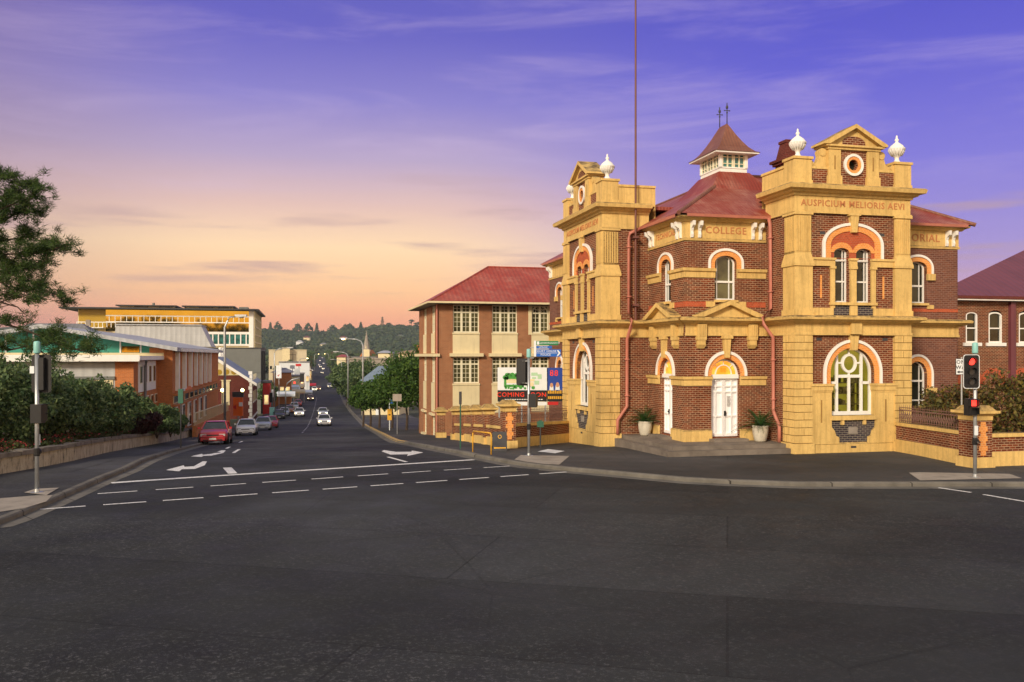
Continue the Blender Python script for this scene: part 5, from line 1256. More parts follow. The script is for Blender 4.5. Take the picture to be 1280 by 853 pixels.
# ================================================================== OVERHANGING PINE, trunk beyond the left edge
pine = thing('pine_tree', 'pine tree reaching in from the left edge with tufted needle branches', 'tree', (-19.6,27.5,.4), 0)
pt = MB().tube([(0,0,-.6),(.1,0,3),(-.1,.1,6),(.1,0,9),(0,0,12.5)], .26, 10, .08)
nd = MB(); tufts = []
def U(u, v, d): q = PX(u, v, d); return Vector((q[0]+19.6, q[1]-27.5, q[2]-.4))
LB = [ ((0,0,4.2),[(-30,395,27),(0,404,27),(30,412,26.6),(60,424,26.4),(86,436,26.2),(118,441,26)], 26),
       ((0,0,3.9),[(-25,420,26),(10,438,25.8),(40,432,25.6),(70,452,25.4)], 10),
       ((0,0,5.2),[(-35,372,27),(0,378,27),(22,384,27.2),(30,392,27.2)], 4),
       ((0,0,6.2),[(-30,350,28),(5,338,28.2),(35,352,28.4),(62,360,28.4),(82,378,28.4)], 22),
       ((0,0,6.8),[(-30,325,28),(10,318,28),(45,316,28),(80,308,28)], 24),
       ((0,0,7.4),[(-30,305,28.5),(8,288,28.5),(40,284,28.5),(76,284,28.5)], 14) if False else ((0,0,7.4),[(-30,318,28.5),(8,300,28.5),(40,296,28.5),(78,316,28.5)], 18),
       ((0,0,8.0),[(-30,292,28),(5,276,28),(28,262,28),(50,268,28)], 18),
       ((0,0,8.6),[(-30,262,28.5),(0,248,28.5),(20,240,28.5),(36,230,28.5)], 18),
       ((0,0,9.3),[(-30,235,28),(-8,222,28),(10,214,28)], 10),
       ((0,0,8.2),[(-30,276,27.5),(0,262,27.5),(24,252,27.5),(48,246,27.5)], 14),
       ((0,0,7.0),[(-30,330,29),(8,334,29),(36,336,29),(58,326,29)], 16),
       ((0,0,6.5),[(-30,340,27),(0,352,27),(20,366,27),(44,374,27)], 14)]
for root, way, nt_ in LB:
    P = [Vector(root)]+[U(*w) for w in way]; pt.tube(P, .05, 6, .012)
    for k in range(nt_*2):
        t_ = .25+.75*rng.random()**.8; f_ = t_*(len(P)-1); i = min(int(f_), len(P)-2); c_ = P[i].lerp(P[i+1], f_-i)
        e_ = c_+Vector((rng.normal()*.32, rng.normal()*.4, rng.normal()*.22+.08)); pt.tube([c_, e_], .012, 4, .006, False); tufts.append(e_)
        if rng.random() < .6: tufts.append(c_.lerp(e_, .55))
    tufts.append(P[-1])
pt.build('trunk','trunk',pine)
for c_ in tufts:
    for k in range(64):
        v = rng.normal(size=3); v /= np.linalg.norm(v); v[2] = abs(v[2])*.75+.05; L_ = .12+.13*rng.random(); w_ = rng.normal(size=3); w_ = np.cross(v, w_); w_ /= np.linalg.norm(w_)+1e-6
        b0 = np.array(c_)+rng.normal(size=3)*.07; tip = b0+v*L_; a = len(nd.v)
        nd.v += [tuple(b0-w_*.010), tuple(b0+w_*.010), tuple(tip)]; nd.f.append((a,a+1,a+2))
nd.build('needles','needle',pine)

# ================================================================== LEFT BUILDINGS
x0, y0, _ = at(167, 445, 56)
VP = math.atan2(8.3, 35)     # street direction
OB = thing('civic_hall', 'low orange brick civic hall with white-edged green gable and tall white fins', 'building', (x0,y0,0), VP)
# local +x right (towards the road side is x = 0), +y away down the street
def gz(a, b): p_ = Matrix.Rotation(VP,4,'Z') @ Vector((a,b,0)); return prof(x0+p_.x, y0+p_.y)
MB().box(-1.1,0,0,9.4,-4.5,3.55).build('wall','brick3',OB)                    # annex end pier and side
MB().box(-16,-1.1,.0,.2,-3,3.55).build('front_wall','corr',OB); MB().box(-16,-1.1,9.2,9.4,-3,3.45).build('wall','pale',OB)
MB().box(-4.3,-1.2,-.05,.0,-3,2.3).build('roller_door','pale',OB); MB().box(-4.5,-1.1,-.12,.0,2.3,2.5).build('door_hood','grey',OB)
MB().box(-18,.45,-.75,9.2,3.62,3.78).build('flat_roof','rooflight',OB); MB().box(-18,.47,-.78,-.74,3.45,3.86).box(.44,.5,-.78,9.2,3.52,3.80).build('fascia','white',OB)
for k in range(4):
    b0 = 2.3+k*1.75; MB().box(-.02,.05,b0-.8,b0+.8,1.4,3.45).build('white_panel','white',OB)
    w_ = MB().box(.04,.08,b0-.45,b0+.45,1.95,3.15).build('window','sash',OB); MB().box(.075,.09,b0-.38,b0-.04,2.02,3.08).box(.075,.09,b0+.04,b0+.38,2.02,3.08).build('pane','glass',w_)
for k in range(5): b0 = 1.6+k*1.75; w_ = MB().box(-.02,.04,b0-.5,b0+.5,.40,1.05).build('window','sash',OB); MB().box(.03,.05,b0-.42,b0+.42,.46,.99).build('pane','glass',w_)
MB().tube([(.4,2.2,3.5),(.15,3.4,3.1),(.12,3.4,-2.5)], .09, 8).build('downpipe','roofgrey',OB)
# main hall
SH = lambda a, o, z: (a+1.05, o, z)
Y0, Y1 = 9.4, 45.5
MB(SH).box(-.5,0,Y0+.02,Y1,-7,4.4).build('wall','brick3',OB); MB(SH).box(-30,-.5,Y1-.3,Y1,-7,4.4).build('wall','brick3',OB)
MB(SH).box(-1.6,-.5,Y0-.02,Y0+.3,-3,4.4).build('pier','brick3',OB)
sh_ = [(0.5,4.42),(-8.6,6.05),(-24,3.2)]
g_ = MB(SH); g_.prism([(-.6,3.6),(-.6,4.35),(-8.6,5.85),(-24,3.1),(-24,2.9)], Y0+.0, Y0+.12); g_.build('gable_panel','tealwall',OB)
MB(SH).prism([(-.6,3.65),(-.6,4.0),(-24,4.0-1.1),(-24,2.6)], Y0-.06, Y0-.01).build('gable_band','pale',OB) if False else MB(SH).box(-24,-.6,Y0-.06,Y0-.01,3.5,4.02).build('gable_band','pale',OB)
gm = MB(SH)
for u_ in (-2.2,-3.6,-5.8,-7.6,-9.4,-11.2,-13.5,-16): zt = 4.35+(u_+.6)/(-8)*1.5 if u_ > -8.6 else 5.85-( -8.6-u_)*.178; gm.box(u_-.05,u_+.05,Y0-.05,Y0+.02,3.9,zt)
gm.build('mullion','white',OB,split=True)
MB(SH).box(-3.5,-2.3,Y0-.04,Y0+.0,4.05,4.5).build('gable_window','gold',OB)
hr = MB(SH); 
for (a,za),(b,zb) in zip(sh_, sh_[1:]): hr.add([(a,Y0-1.3,za),(b,Y0-1.3,zb),(b,Y1+.5,zb),(a,Y1+.5,za),(a,Y0-1.3,za-.28),(b,Y0-1.3,zb-.28),(b,Y1+.5,zb-.28),(a,Y1+.5,za-.28)], [(0,1,2,3),(4,7,6,5),(0,4,5,1),(1,5,6,2),(2,6,7,3),(3,7,4,0)])
HR = hr.build('roof','rooflight',OB)
ff = MB(SH)
for k in range(8): b0 = Y0+.9+k*3.6; ff.box(.45,.62,b0,b0+3.3,4.12,4.36)
ff.build('fascia','white',OB)
for k in range(7): b0 = Y0+1.7+k*3.95; MB(SH).box(-.02,.28,b0-.26,b0+.26,1.15,4.2).build('white_fin','white',OB)
MB(SH).box(0,.35,Y0,Y1,.82,1.0).build('ledge','brick3',OB); MB(SH).box(0,.3,Y0,Y1,.02,.16).build('ledge','brick3',OB)
for k in range(11):
    b0 = Y0+1.4+k*3.2; w_ = MB(SH).box(.0,.06,b0-1.1,b0+1.1,.2,.8).build('window','pale',OB)
    MB(SH).box(.055,.075,b0-1.0,b0-.4,  .26,.74).box(.055,.075,b0-.3,b0+.3,  .26,.74).box(.055,.075,b0+.4,b0+1.0,  .26,.74).build('pane','glass',w_)
for k in range(6):
    b0 = Y0+1.2+k*4.1; w_ = MB(SH).box(.0,.12,b0-.9,b0+.9,-2.1,-.05).build('window','white',OB); MB(SH).box(.1,.14,b0-.45,b0+.1,-2.0,-.15).box(.1,.14,b0+.25,b0+.7,-2.0,-.15).build('pane','glass',w_)
sg = MB(SH).box(.1,.2,Y0+5.5,Y0+10,.75,1.25).build('name_board','orangep',OB); MB(SH).box(.1,.22,Y0+3,Y0+5.5,.75,1.2).build('name_board','whitep',OB)
rp = MB(SH)                                                     # ramp wall and rail beside the hall
rp.add([(1.2,11,-1.55),(1.5,11,-1.55),(1.5,43,-2.3),(1.2,43,-2.3),(1.2,11,-4.2),(1.5,11,-4.2),(1.5,43,-6.0),(1.2,43,-6.0)], [(0,1,2,3),(4,7,6,5),(0,4,5,1),(1,5,6,2),(2,6,7,3),(3,7,4,0)])
rp.build('ramp_wall','brick3',OB)
rl = MB(SH); rl.tube([(1.35,11,-.6),(1.35,43,-1.35)], .04, 6)
for k in range(40): b = 11+k*.8; z = -1.55-.75*(b-11)/32; rl.tube([(1.35,b,z),(1.35,b,z+1.0)], .025, 5)
rl.build('ramp_railing','pale',OB)
# raised white corrugated monitor behind the gable
MN = thing('corrugated_plant_screen', 'long pale corrugated screen standing above the hall roof', 'structure', (*at(141,445,114)[:2],0), TH)
wpx = 114/1100/.99
MB().frus((0,116*wpx,0,7),(0.3,103*wpx,0.4,6.6),5.0,7.8).build('screen_wall','corr',MN); MB().box(.3,100*wpx,.4,6.6,-6,5.05).build('base_wall','grey',MN)
MB().box(.2,103*wpx+.1,.2,6.8,7.8,7.95).build('cap','rooflight',MN)
x, y, _ = at(-25, 445, 84)
GH = thing('grey_roofed_house', 'building with a plain grey hipped roof at the far left behind the pine', 'building', (x,y,0), TH)
MB().box(0,11.2,0,10,-3,4.7).build('wall','pale',GH); MB().frus((-.6,11.6,-.6,10.6),(3.2,8.0,4.4,5.6),4.7,7.1).build('roof','roofgrey',GH); MB().box(8.3,8.7,4.6,5.0,6.9,7.5).build('roof_vent','concrete',GH)

# gold mirror glass block
d = 200; XA, XB = at(115,0,d)[0], at(317,0,d)[0]; zz = lambda v, d_=200: 3.8-(v-445)/1100*d_
GB = thing('glass_office_block', 'long office block of gold mirror glass with thin dark overhanging roof', 'building', (XB,d,0), VP); Wd = XB-XA
gl = lambda u: (u-317)/1100*d
MB().box(-Wd,0,0,34,-8,zz(389)).build('wall','pale',GB)
def gband(u0,u1,v0,v1,m,nm,o=-.1): return MB().box(gl(u0),gl(u1),o-.06,o+.05,zz(v1),zz(v0)).build(nm,m,GB)
gband(146,316.5,389,415,'gold','mirror_band'); gband(116,146,389,411,'goldwall','recessed_terrace_wall',-.0); gband(260,316.5,416,431,'tealglass','lower_glazing'); gband(116,260,417,445,'pale','lower_wall')
for v, th in ((396.5,.25),(404,.22),(416.3,.35),(417.8,.2),(431.5,.4)): MB().box(gl(262 if v > 410 else 146),gl(316.5),-.3,-.15,zz(v)-th/2,zz(v)+th/2).build('rail','white',GB)
mm = MB()
for k in range(26): uu = 150+k*6.5; mm.box(gl(uu)-.06,gl(uu)+.06,-.26,-.15,zz(404),zz(396.5))
for k in range(9): uu = 262+k*6.6; mm.box(gl(uu)-.12,gl(uu)+.12,-.26,-.15,zz(431),zz(417.5))
mm.build('mullions','white',GB)
tr_ = MB().box(gl(117),gl(160),-2.6,-2.5,zz(405.5),zz(404.5))
for k in range(10): uu = 117+k*4.7; tr_.box(gl(uu)-.06,gl(uu)+.06,-2.6,-2.5,zz(411),zz(404.5))
tr_.build('terrace_rail','white',GB); MB().box(gl(112),gl(146),-2.8,0,zz(412),zz(411)).build('terrace_slab','white',GB)
MB().box(gl(97),gl(319),-2.5,34.5,zz(388.8),zz(387)).build('roof','dark',GB); MB().box(gl(314),gl(319)+.8,-.4,35,zz(388.4),zz(386.5)).build('roof','dark',GB)
for a, b in ((155,225),(231,294)): 
    MB().box(gl(a+4),gl(b-3),3,16,zz(387),zz(384)).build('penthouse','pale',GB); MB().box(gl(a),gl(b),1.5,18,zz(384),zz(382.6)).build('penthouse_roof','dark',GB)
    MB().box(gl(a+20),gl(a+36),2.8,3,zz(387),zz(384.2)).box(gl(b-20),gl(b-8),2.8,3,zz(387),zz(384.2)).build('window','glass',GB,split=True)
MB().box(gl(298),gl(309),4,8,zz(386.6),zz(383)).build('roof_plant','grey',GB); MB().tube([(gl(193),8,zz(384)),(gl(193),8,zz(378))],.3,8).build('roof_vent','grey',GB)
# stair tower of teal glass on its right end
for b in range(9): MB().box(0.02,.1,b*3.6+.3,b*3.6+3.3,-6,zz(390)).build('side_glazing','tealglass',GB)
sf_ = MB()
for b in range(10): sf_.box(0.05,.3,b*3.6-.15,b*3.6+.15,-7,zz(389))
for v in (398,408,418,428): sf_.box(0.08,.26,0,33,zz(v)-.15,zz(v)+.15)
sf_.build('side_frame','pale',GB); MB().box(-1.0,.0,-.4,.02,-7,zz(389)).build('end_pier','white',GB)

d = 175
GC = thing('grey_concrete_block', 'plain grey rendered block between the orange hall and the gold glass offices', 'building', (*at(326,445,d)[:2],0), VP)
MB().box(-12,0,0,22,-9,zz(436,d)).build('wall','grey',GC); MB().box(-12.1,.1,-.1,22.1,zz(436,d),zz(434.6,d)).build('parapet','dark',GC)
jn = MB()
for k in range(3): jn.box(-12,0,-.02,.0,-6+k*3.2,-5.96+k*3.2)
jn.build('panel_joints','dark',GC); MB().box(0.01,.5,2,2.8,-8,zz(439,d)).box(.01,.5,9,10,-8,zz(439,d)).build('downpipe','dark',GC,split=True)

# blue roofed brick house, gable to the camera
d = 140; x, y, _ = at(315, 445, d); BH = thing('brick_cottage', 'dark red brick house with steep bluish iron roof and cream corner quoins', 'building', (x,y,0), VP)
k_ = 140/1100; zb = zz
def cb(u): return (u-315)*k_/.97
ev = zz(477,d); pk = zz(447.5,d); wid = 11.0; gp = [( -wid,ev),(-wid/2,pk-.4),(0,ev)]
MB().prism([(-wid,-7.5),(0,-7.5),(0,ev),(-wid/2,pk-.5),(-wid,ev)], 0, .3).build('wall','brick4',BH); MB().box(-.3,0,.3,16,-9,ev).build('wall','brick4',BH); MB().box(-wid,-wid+.3,.3,16,-9,ev).build('wall','brick4',BH)
rr = MB()
for s_ in (0,1):
    a = .7 if s_ == 0 else -wid-.7; zo = ev-.45
    rr.add([(a,-.6,zo),(a,16.6,zo),(-wid/2,16.6,pk),(-wid/2,-.6,pk),(a,-.6,zo+.18),(a,16.6,zo+.18),(-wid/2,16.6,pk+.2),(-wid/2,-.6,pk+.2)], [(0,1,2,3),(4,7,6,5),(0,4,5,1),(1,5,6,2),(2,6,7,3),(3,7,4,0)])
RR = rr.build('roof','roofblue',BH)
MB().prism([(.75,ev-.75),(.75,ev-.3),(-wid/2,pk+.2),(-wid-.75,ev-.3),(-wid-.75,ev-.75),(-wid/2,pk-.35)], -.75, -.6).build('barge_board','white',BH)
MB().prism([(-1.9,ev+1.0+.0),(-wid+1.9,ev+1.0),(-wid/2,pk-.3)], -.1, 0).build('gable_infill','pale',BH)
gi = MB(); 
for k in range(6): a = -wid/2+(-2.5+k)*1.1; gi.cyl((a,-.1,ev+1.5),.42,(0,-1,0),.04,12)
gi.build('gable_ornament','goldwall',BH)
MB().box(-4.6,-3.4,-.1,0,-4.0,-.2).build('blind_window','pale',BH); MB().box(-4.8,-3.2,-.16,0,-.2,.0).build('lintel','pale',BH)
qn = MB()
for k in range(14): w_ = .55 if k%2 else .38; qn.box(-w_,.03,-.04,.03,-7+k*.6,-6.45+k*.6); 
qn.build('quoins','white',BH)
for b in (3,7,11): 
    for z in (-3.6,-.9): MB().box(.0,.08,b-.5,b+.5,z,z+1.7).build('window','pale',BH); MB().box(.02,.12,b-.8,b+.8,z-.2,z).build('sill','white',BH)
for z in (-6.2,): MB().box(.02,.12,.5,15.5,z,z+.25).build('string_course','white',BH)
for b in (8,12): MB().lathe((-wid/2,b,pk+.1),[(.3,0),(.3,.5),(.2,.6),(.2,1.3),(.3,1.4),(.25,1.6)],8).build('roof_vent','white',RR)

# ================================================================== SHOPS AND BUILDINGS FARTHER DOWN
def block(name, label, cat, u0, u1, vt, vb, d, depth=10, m='pale', roof='grey', rooft='flat', wins=(0,0), group=None, glow=False, awn=None, wm='glass', rise=.25):
    X0, X1 = at(u0,0,d)[0], at(u1,0,d)[0]; zt, zb_ = zz(vt,d), min(zz(vb,d), prof((X0+X1)/2,d)-.3)
    t = thing(name, label, cat, (X0,d,zb_), VP if u1 < 400 else 0, group); w, h = X1-X0, zt-zb_
    MB().box(0,w,0,depth,-1,h).build('wall', m, t)
    if rooft == 'flat': MB().box(-.2,w+.2,-.2,depth,h,h+.35).build('roof', roof, t)
    elif rooft == 'hip': MB().frus((-.6,w+.6,-.6,depth+.6),(w*.3,w*.7,depth*.45,depth*.55),h,h+w*rise).build('roof', roof, t)
    else: 
        tt = MB(lambda a,o,z:(a,o,z)).prism([(-.5,h-.2),(w/2,h+w*rise),(w+.5,h-.2)],-.4,depth); tt.build('roof', roof, t); MB().prism([(-.6,h-.3),(-.6,h),(w/2,h+w*rise+.25),(w+.6,h),(w+.6,h-.3),(w/2,h+w*rise-.1)],-.5,-.4).build('barge_board','white',t)
    nc, nr = wins
    for i in range(nc):
        for j in range(nr):
            ww = w/nc*.55; a = w*(i+.5)/nc; z = h*(.35 if nr == 1 else .15)+j*(h*.85/nr); hh = min(1.6, h*.85/nr*.55)
            wd = MB().box(a-ww/2-.08,a+ww/2+.08,-.05,0,z-.08,z+hh+.08).build('window','white',t); MB().box(a-ww/2,a+ww/2,-.07,-.05,z,z+hh).build('pane', 'shoplit' if glow and j == 0 else wm, wd)
    if awn: MB().add([(-.2,-2.6,2.7),(w+.2,-2.6,2.7),(w+.2,0,3.5),(-.2,0,3.5),(-.2,-2.6,2.4),(w+.2,-2.6,2.4),(w+.2,0,3.3),(-.2,0,3.3)], [(0,1,2,3),(4,7,6,5),(0,4,5,1),(1,5,6,2),(2,6,7,3),(3,7,4,0)]).build('awning', awn, t)
    return t
M['cream2'] = paint('buff_render', (.60,.53,.38), .8, .1, .3)
block('cream_warehouse','long cream building with a taller central block before the hill','building',336,382,438,452,430,20,'cream2','cream2',wins=(9,1))
block('tower_block','taller cream centre block of the long cream building','building',353,362,435.5,452,428,8,'pale','cream2') 
block('shop','low red fronted shop beside the grey concrete block','shop',328.5,337,479,505,158,7,'red','dark',wins=(1,1),glow=True)
block('shop','orange brick shop with grey roof behind the white banner','shop',341,363,466,492,205,12,'brick3','roofgrey','hip',(3,1),awn='teal',glow=True)
block('shop','white parapet shop row above the parked cars','shop',349,386,453.5,470,300,14,'whitep','roofgrey',wins=(7,1),glow=True)
block('shop','cream shop with lit window by the mast arm signal','shop',360,374,471,492,240,10,'pale','roofgrey',wins=(3,1),glow=True,awn='whitep')
block('shop','narrow dark brick shop with pale awning','shop',370,380,468,490,272,10,'brick4','roofgrey',wins=(2,1),glow=True,awn='concrete')
block('shop','yellowish gabled shop beyond the mast arm signal','shop',376,386,470,486,330,10,'goldwall','roofgrey','gable',(2,1),glow=True)
block('shop','pale gabled shop lowest in the valley on the left','shop',381,389.5,463,478,420,12,'pale','roofmar','gable',(2,1),glow=True)
block('shop','small grey shop at the foot of the left rise','shop',377,388,456,466,520,12,'concrete','roofgrey',wins=(3,1))
block('retaining_building','wide pale rendered building with flat top above the street trees','building',437,518,449.5,480,215,25,'concrete','concrete',wins=(0,0))
hb_ = block('blue_grey_house','low building with pale blue-grey roof among the street trees','building',452,499,478,500,150,14,'pale','roofblue','hip',(4,1),rise=.42)
MB().box(8.3/47*47*.0+ (470-452)/1100*150,(474-452)/1100*150,-.4,.2,0,6.4).build('chimney','whitep',hb_)
block('white_house','small cream house with pale hipped roof left of the yellow roofed house','house',472.5,487,441.5,452,300,9,'pale','rooflight','hip',(3,1),rise=.22)
block('yellow_roofed_house','large pale house with yellow hipped roof beside the brown brick building','house',498,522,442,452,270,12,'pale','goldwall','hip',(4,1),rise=.16)
block('red_brick_chimney_house','small red brick house just left of the brown brick building','house',522,531,433.5,450,262,8,'brick3','brick3')
block('red_roofed_house','small house with pinkish red roof left of the church','house',421,432,446.5,455,420,10,'pale','roof2','hip',(2,1),rise=.3)
block('grey_roofed_shed','long shed with lavender grey roof behind the church','shed',440,470,447,455,400,16,'concrete','roofgrey')
# hillside houses
for (u,v,lb,rf) in [(383,422.5,'pale house with red roof high on the wooded hill, left','roofmar'),(429,422.5,'pale house with red roof on the wooded hill, centre','roofmar'),(374,428,'tiny white gabled building on the hillside above the shops','rooflight'),(404,431,'small cream house low on the hill by the road top','roofgrey'),(500,421,'small house with pale roof near the skyline left of the brick building','rooflight'),(446,440,'cream cottage at the foot of the hill left of the church','roofgrey'),(416,443,'cream cottage beside the top of the hill road','roof')]:
    d_ = G(u, v, 3.0)[1]; d_ = min(max(d_, 700), 2000); x_ = (u-640)/1100*d_; t = thing('hillside_house', lb, 'house', (x_,d_,max(prof(x_,d_), zz(v,d_)-4)), 0, 'houses on the wooded hill')
    MB().box(-6,6,0,9,-6,3.6).build('wall','whitep' if 'white' in lb else 'pale',t); MB().frus((-6.8,6.8,-.8,9.8),(-2.5,2.5,4,5),3.6,6.6).build('roof',rf,t)
# church with spire
d = 620; x, y, _ = at(457.5, 445, d); CH = thing('church', 'small brick church with a pale banded tower and slender spire', 'church', (x,y,zz(452,d)-4), 0)
zc = lambda v: zz(v,d)-(zz(452,d)-4)
MB().box(-2.5,2.5,-.5,4.4,-8,zc(437)).build('tower','pale',CH); MB().lathe((0,1.95,zc(437)),[(2.5,0),(2.1,2),(1.7,4),(1.0,7.5),(.4,10.8),(.04,13.6)],8).build('spire','concrete',CH)
MB().box(-.9,-.2,-.06,0,zc(444),zc(440.5)).box(.2,.9,-.06,0,zc(444),zc(440.5)).build('louvre','dark',CH,split=True)
for s_ in (-1,1): MB().prism([(s_*1.9,zc(437.5)),(s_*5.2,zc(447)),(s_*5.2,-8),(s_*1.9,-8)],2,20).build('nave','brick3',CH)
MB().prism([(-.5,zc(436)),(.5,zc(436)),(0,zc(431))],-.3,.4).build('dormer','pale',CH)

# ================================================================== TREES
TR = [(454,105,5.6,2.1,2.4,'slim young street tree nearest the kerb line'),(463,99,5.8,2.2,2.4,'second slim street tree right of the nearest kerb tree'),(474,93,6.0,2.3,2.3,'street tree in the middle of the right hand row'),
      (490,90,6.6,2.7,2.3,'broad street tree behind the bus stop'),(508,82,7.0,2.9,2.4,'bright green street tree left of the brown brick building'),(524,78,7.6,3.0,2.6,'largest street tree touching the brown brick building'),(535,86,8.2,3.0,2.8,'street tree half hidden behind the brown brick building')]
for u, d, h, r, th, lb in TR:
    x = (u-640)/1100*d; tree('street_tree', lb, 'tree', (x,d,prof(x,d)), h*(.87 if d > 89 else 1.0), r*(.88 if d > 89 else 1.05), th, 'leafA', 60, 130, .13, 'street trees on the right footpath')
TR2 = [(434,200,9,3.8,'dark round tree beside the right street lamps'),(445,190,10,4.2,'dark tree behind the lit street lamp'),(456,185,10.5,4.5,'tall dark tree in front of the pale flat building'),(468,182,10,4.3,'dark tree left of the blue grey roof'),(478,180,9.5,3.8,'dark tree above the blue grey roof'),(427,290,9,4.5,'tree in the valley right of the road'),
       (360,400,9,6,'round tree in front of the long cream building'),(370,390,8,5,'smaller round tree right of the one before the cream building'),(491,290,8,4.5,'dark tree between the white house and the yellow roofed house'),(433,380,9,5,'tree by the pinkish red roof'),(334,170,6,2.0,'small tree beside the grey concrete block'),(379,500,12,7,'tree on the left of the rising road'),(423,520,12,7,'tree on the right of the rising road'),(385,700,14,9,'tree halfway up the rising road on the left'),(417,760,14,9,'tree halfway up the rising road on the right')]
for u, d, h, r, lb in TR2:
    x = (u-640)/1100*d; tree('dark_tree', lb, 'tree', (x,d,prof(x,d)), h, r, h*.25, 'leafB', 46, 90, .26 if d < 250 else .42, 'trees in the valley', .25)
# wooded hill: one far-off wood
fw = MB(); n = 0
V_, F_ = [], []
def crown(x, y, z, r, h, k=44, sz=1.5):
    dd = rng.normal(size=(k,3)); dd /= np.linalg.norm(dd,axis=1)[:,None]; dd[:,2] = np.abs(dd[:,2])*1.0-.15
    c = np.array([x,y,z])+dd*np.array([r,r,h])*(.75+.3*rng.random((k,1))); a = rng.normal(size=(k,3)); a /= np.linalg.norm(a,axis=1)[:,None]; b = np.cross(a,dd); b /= np.linalg.norm(b,axis=1)[:,None]+1e-6
    s_ = sz*(.6+.8*rng.random((k,1))); o = len(V_)
    for q in zip(c-a*s_, c+b*s_, c+a*s_, c-b*s_): V_.extend(tuple(w) for w in q)
    F_.extend((o+4*i,o+4*i+1,o+4*i+2,o+4*i+3) for i in range(k))
def ter(x, y): return prof(x,y)-.35-max(0,y-60)*.0035 + (6*math.sin(x*.0061+1.3)+4*math.sin(x*.017)+3*math.sin(y*.011+x*.008) if y > 1500 else 0)
while n < 3600:
    y = 560+rng.random()**.75*1640; x = (rng.uniform(300,560)-640)/1100*y
    if y < 1420 and Lk(y)-14-(y-560)*.01 < x < Rk(y)+14: continue
    if y < 900 and rng.random() < .55: continue
    r = 5.5+4*rng.random(); crown(x, y, ter(x,y)+3, r, r*(.9+.5*rng.random()), 40, 1.6+y/1400); n += 1
fw.v, fw.f = V_, F_; fw.build('wooded_hillside','forest',None,False,'dense wood covering the far hill','stuff')['category'] = 'wood'
# skyline trees, each one a tree of its own
SK = [(338,402,9,'c'),(347,400.5,11,'r'),(372,402,12,'r'),(385,402,10,'r'),(396,403,12,'c'),(416,405,10,'r'),(432,404,14,'r'),(437,403,13,'r'),(451,402.5,13,'c'),(467,405,9,'r'),(478,395.5,18,'p'),(486,403,12,'r'),(514.5,399,15,'u'),(521,403,11,'u'),(525,402,12,'u')]
for i, (u, v, hh, kd) in enumerate(SK):
    d = 2020; x = (u-640)/1100*d; zt = zz(v,d); zg = ter(x,d)+2; h = max(12, zt-zg)
    nm = {'c':'conical','r':'rounded','p':'tall narrow layered','u':'umbrella topped'}[kd]
    t = thing('skyline_tree', f'{nm} tree on the hill skyline, number {i+1} counted from the left', 'tree', (x,d,zg), 0, 'trees standing above the hill skyline')
    MB().tube([(0,0,-3),(0,0,h*.95)], .8, 6, .2).build('trunk','trunk',t); V_, F_ = [], []
    if kd == 'p':
        for q in range(7): crown(0,0,h*(.3+.1*q),(5.5-.6*q),1.3,30,1.1)
    elif kd == 'c':
        for q in range(7): crown(0,0,h*(.12+.12*q),(7-.9*q),3,36,1.6)
    elif kd == 'u': crown(0,0,h*.8,6.5,h*.16,70,1.5); crown(-2,0,h*.62,4,h*.1,24,1.2)
    else: crown(0,0,h*.50,8,h*.46,90,1.9); crown(6,0,h*.40,6,h*.30,50,1.6); crown(-7,0,h*.35,6,h*.28,50,1.6)
    m = MB(); m.v, m.f = V_, F_; m.build('crown','forest',t)

# ================================================================== STREET LAMPS, MAST SIGNAL, CABINETS
def lamp(label, u, d, h, arm, lit=False, al=2.2):
    x = (u-640)/1100*d; t = thing('street_lamp', label, 'street lamp', (x,d,prof(x,d)), 0, 'tall street lamps')
    MB().tube([(0,0,0),(0,0,h*.6),(0,0,h-1.0),(arm*.25,0,h-.4),(arm*al*.4,0,h-.1),(arm*al,0,h)], .13, 8, .06).build('pole','steel',t,True)
    hd = MB().box(*sorted((arm*al*.95,arm*(al+1.0))),-.18,.18,h-.02,h+.16).build('lamp_head','steel',t)
    MB().ball((arm*(al+.5),0,h-.05),.26,.12).build('lens','lamp' if lit else 'headoff',hd)
    return t
lamp('unlit street lamp standing in front of the orange brick hall', 281, 80, 10.6, 1, al=1.0)
lamp('unlit street lamp above the teal cabinet on the left footpath', 343, 160, 11.9, 1, al=2.4)
lamp('glowing street lamp on the right footpath', 453.5, 130, 12.0, -1, True, 2.4)
lamp('unlit street lamp farther down on the right footpath', 435, 180, 11.6, -1, al=2.0)
lamp('distant street lamp beyond the right pair', 427, 250, 10.5, -1)
lamp('distant street lamp down the left side of the valley', 374, 290, 11, 1, True)
lamp('small glowing street lamp low on the rising road, left side', 393, 560, 11, 1, True)
lamp('small glowing street lamp low on the rising road, right side', 411, 600, 11, -1, True)
lamp('tiny glowing street lamp halfway up the rising road', 409, 850, 11, -1, True)
x, y = (357-640)/1100*150, 150; t = thing('mast_arm_signal', 'curved mast arm carrying traffic signals over the left lane', 'traffic light', (x,y,prof(x,y)), 0)
MB().tube([(0,0,0),(0,0,4.6),(.3,0,5.5),(1.1,0,6.1),(2.9,0,6.5)], .11, 8).build('mast','steel',t,True); MB().box(2.5,3.1,-.2,.2,5.8,7.1).build('signal_head','black',t); MB().box(-2.7,-2.2,-.2,.2,2.2,3.9).box(-2.3,-2.25,0,.05,0,2.3).build('low_signal','black',t); MB().cyl((1.6,-.3,5.6),.16,(0,-1,0),.05).build('red_lens','lampred',t)
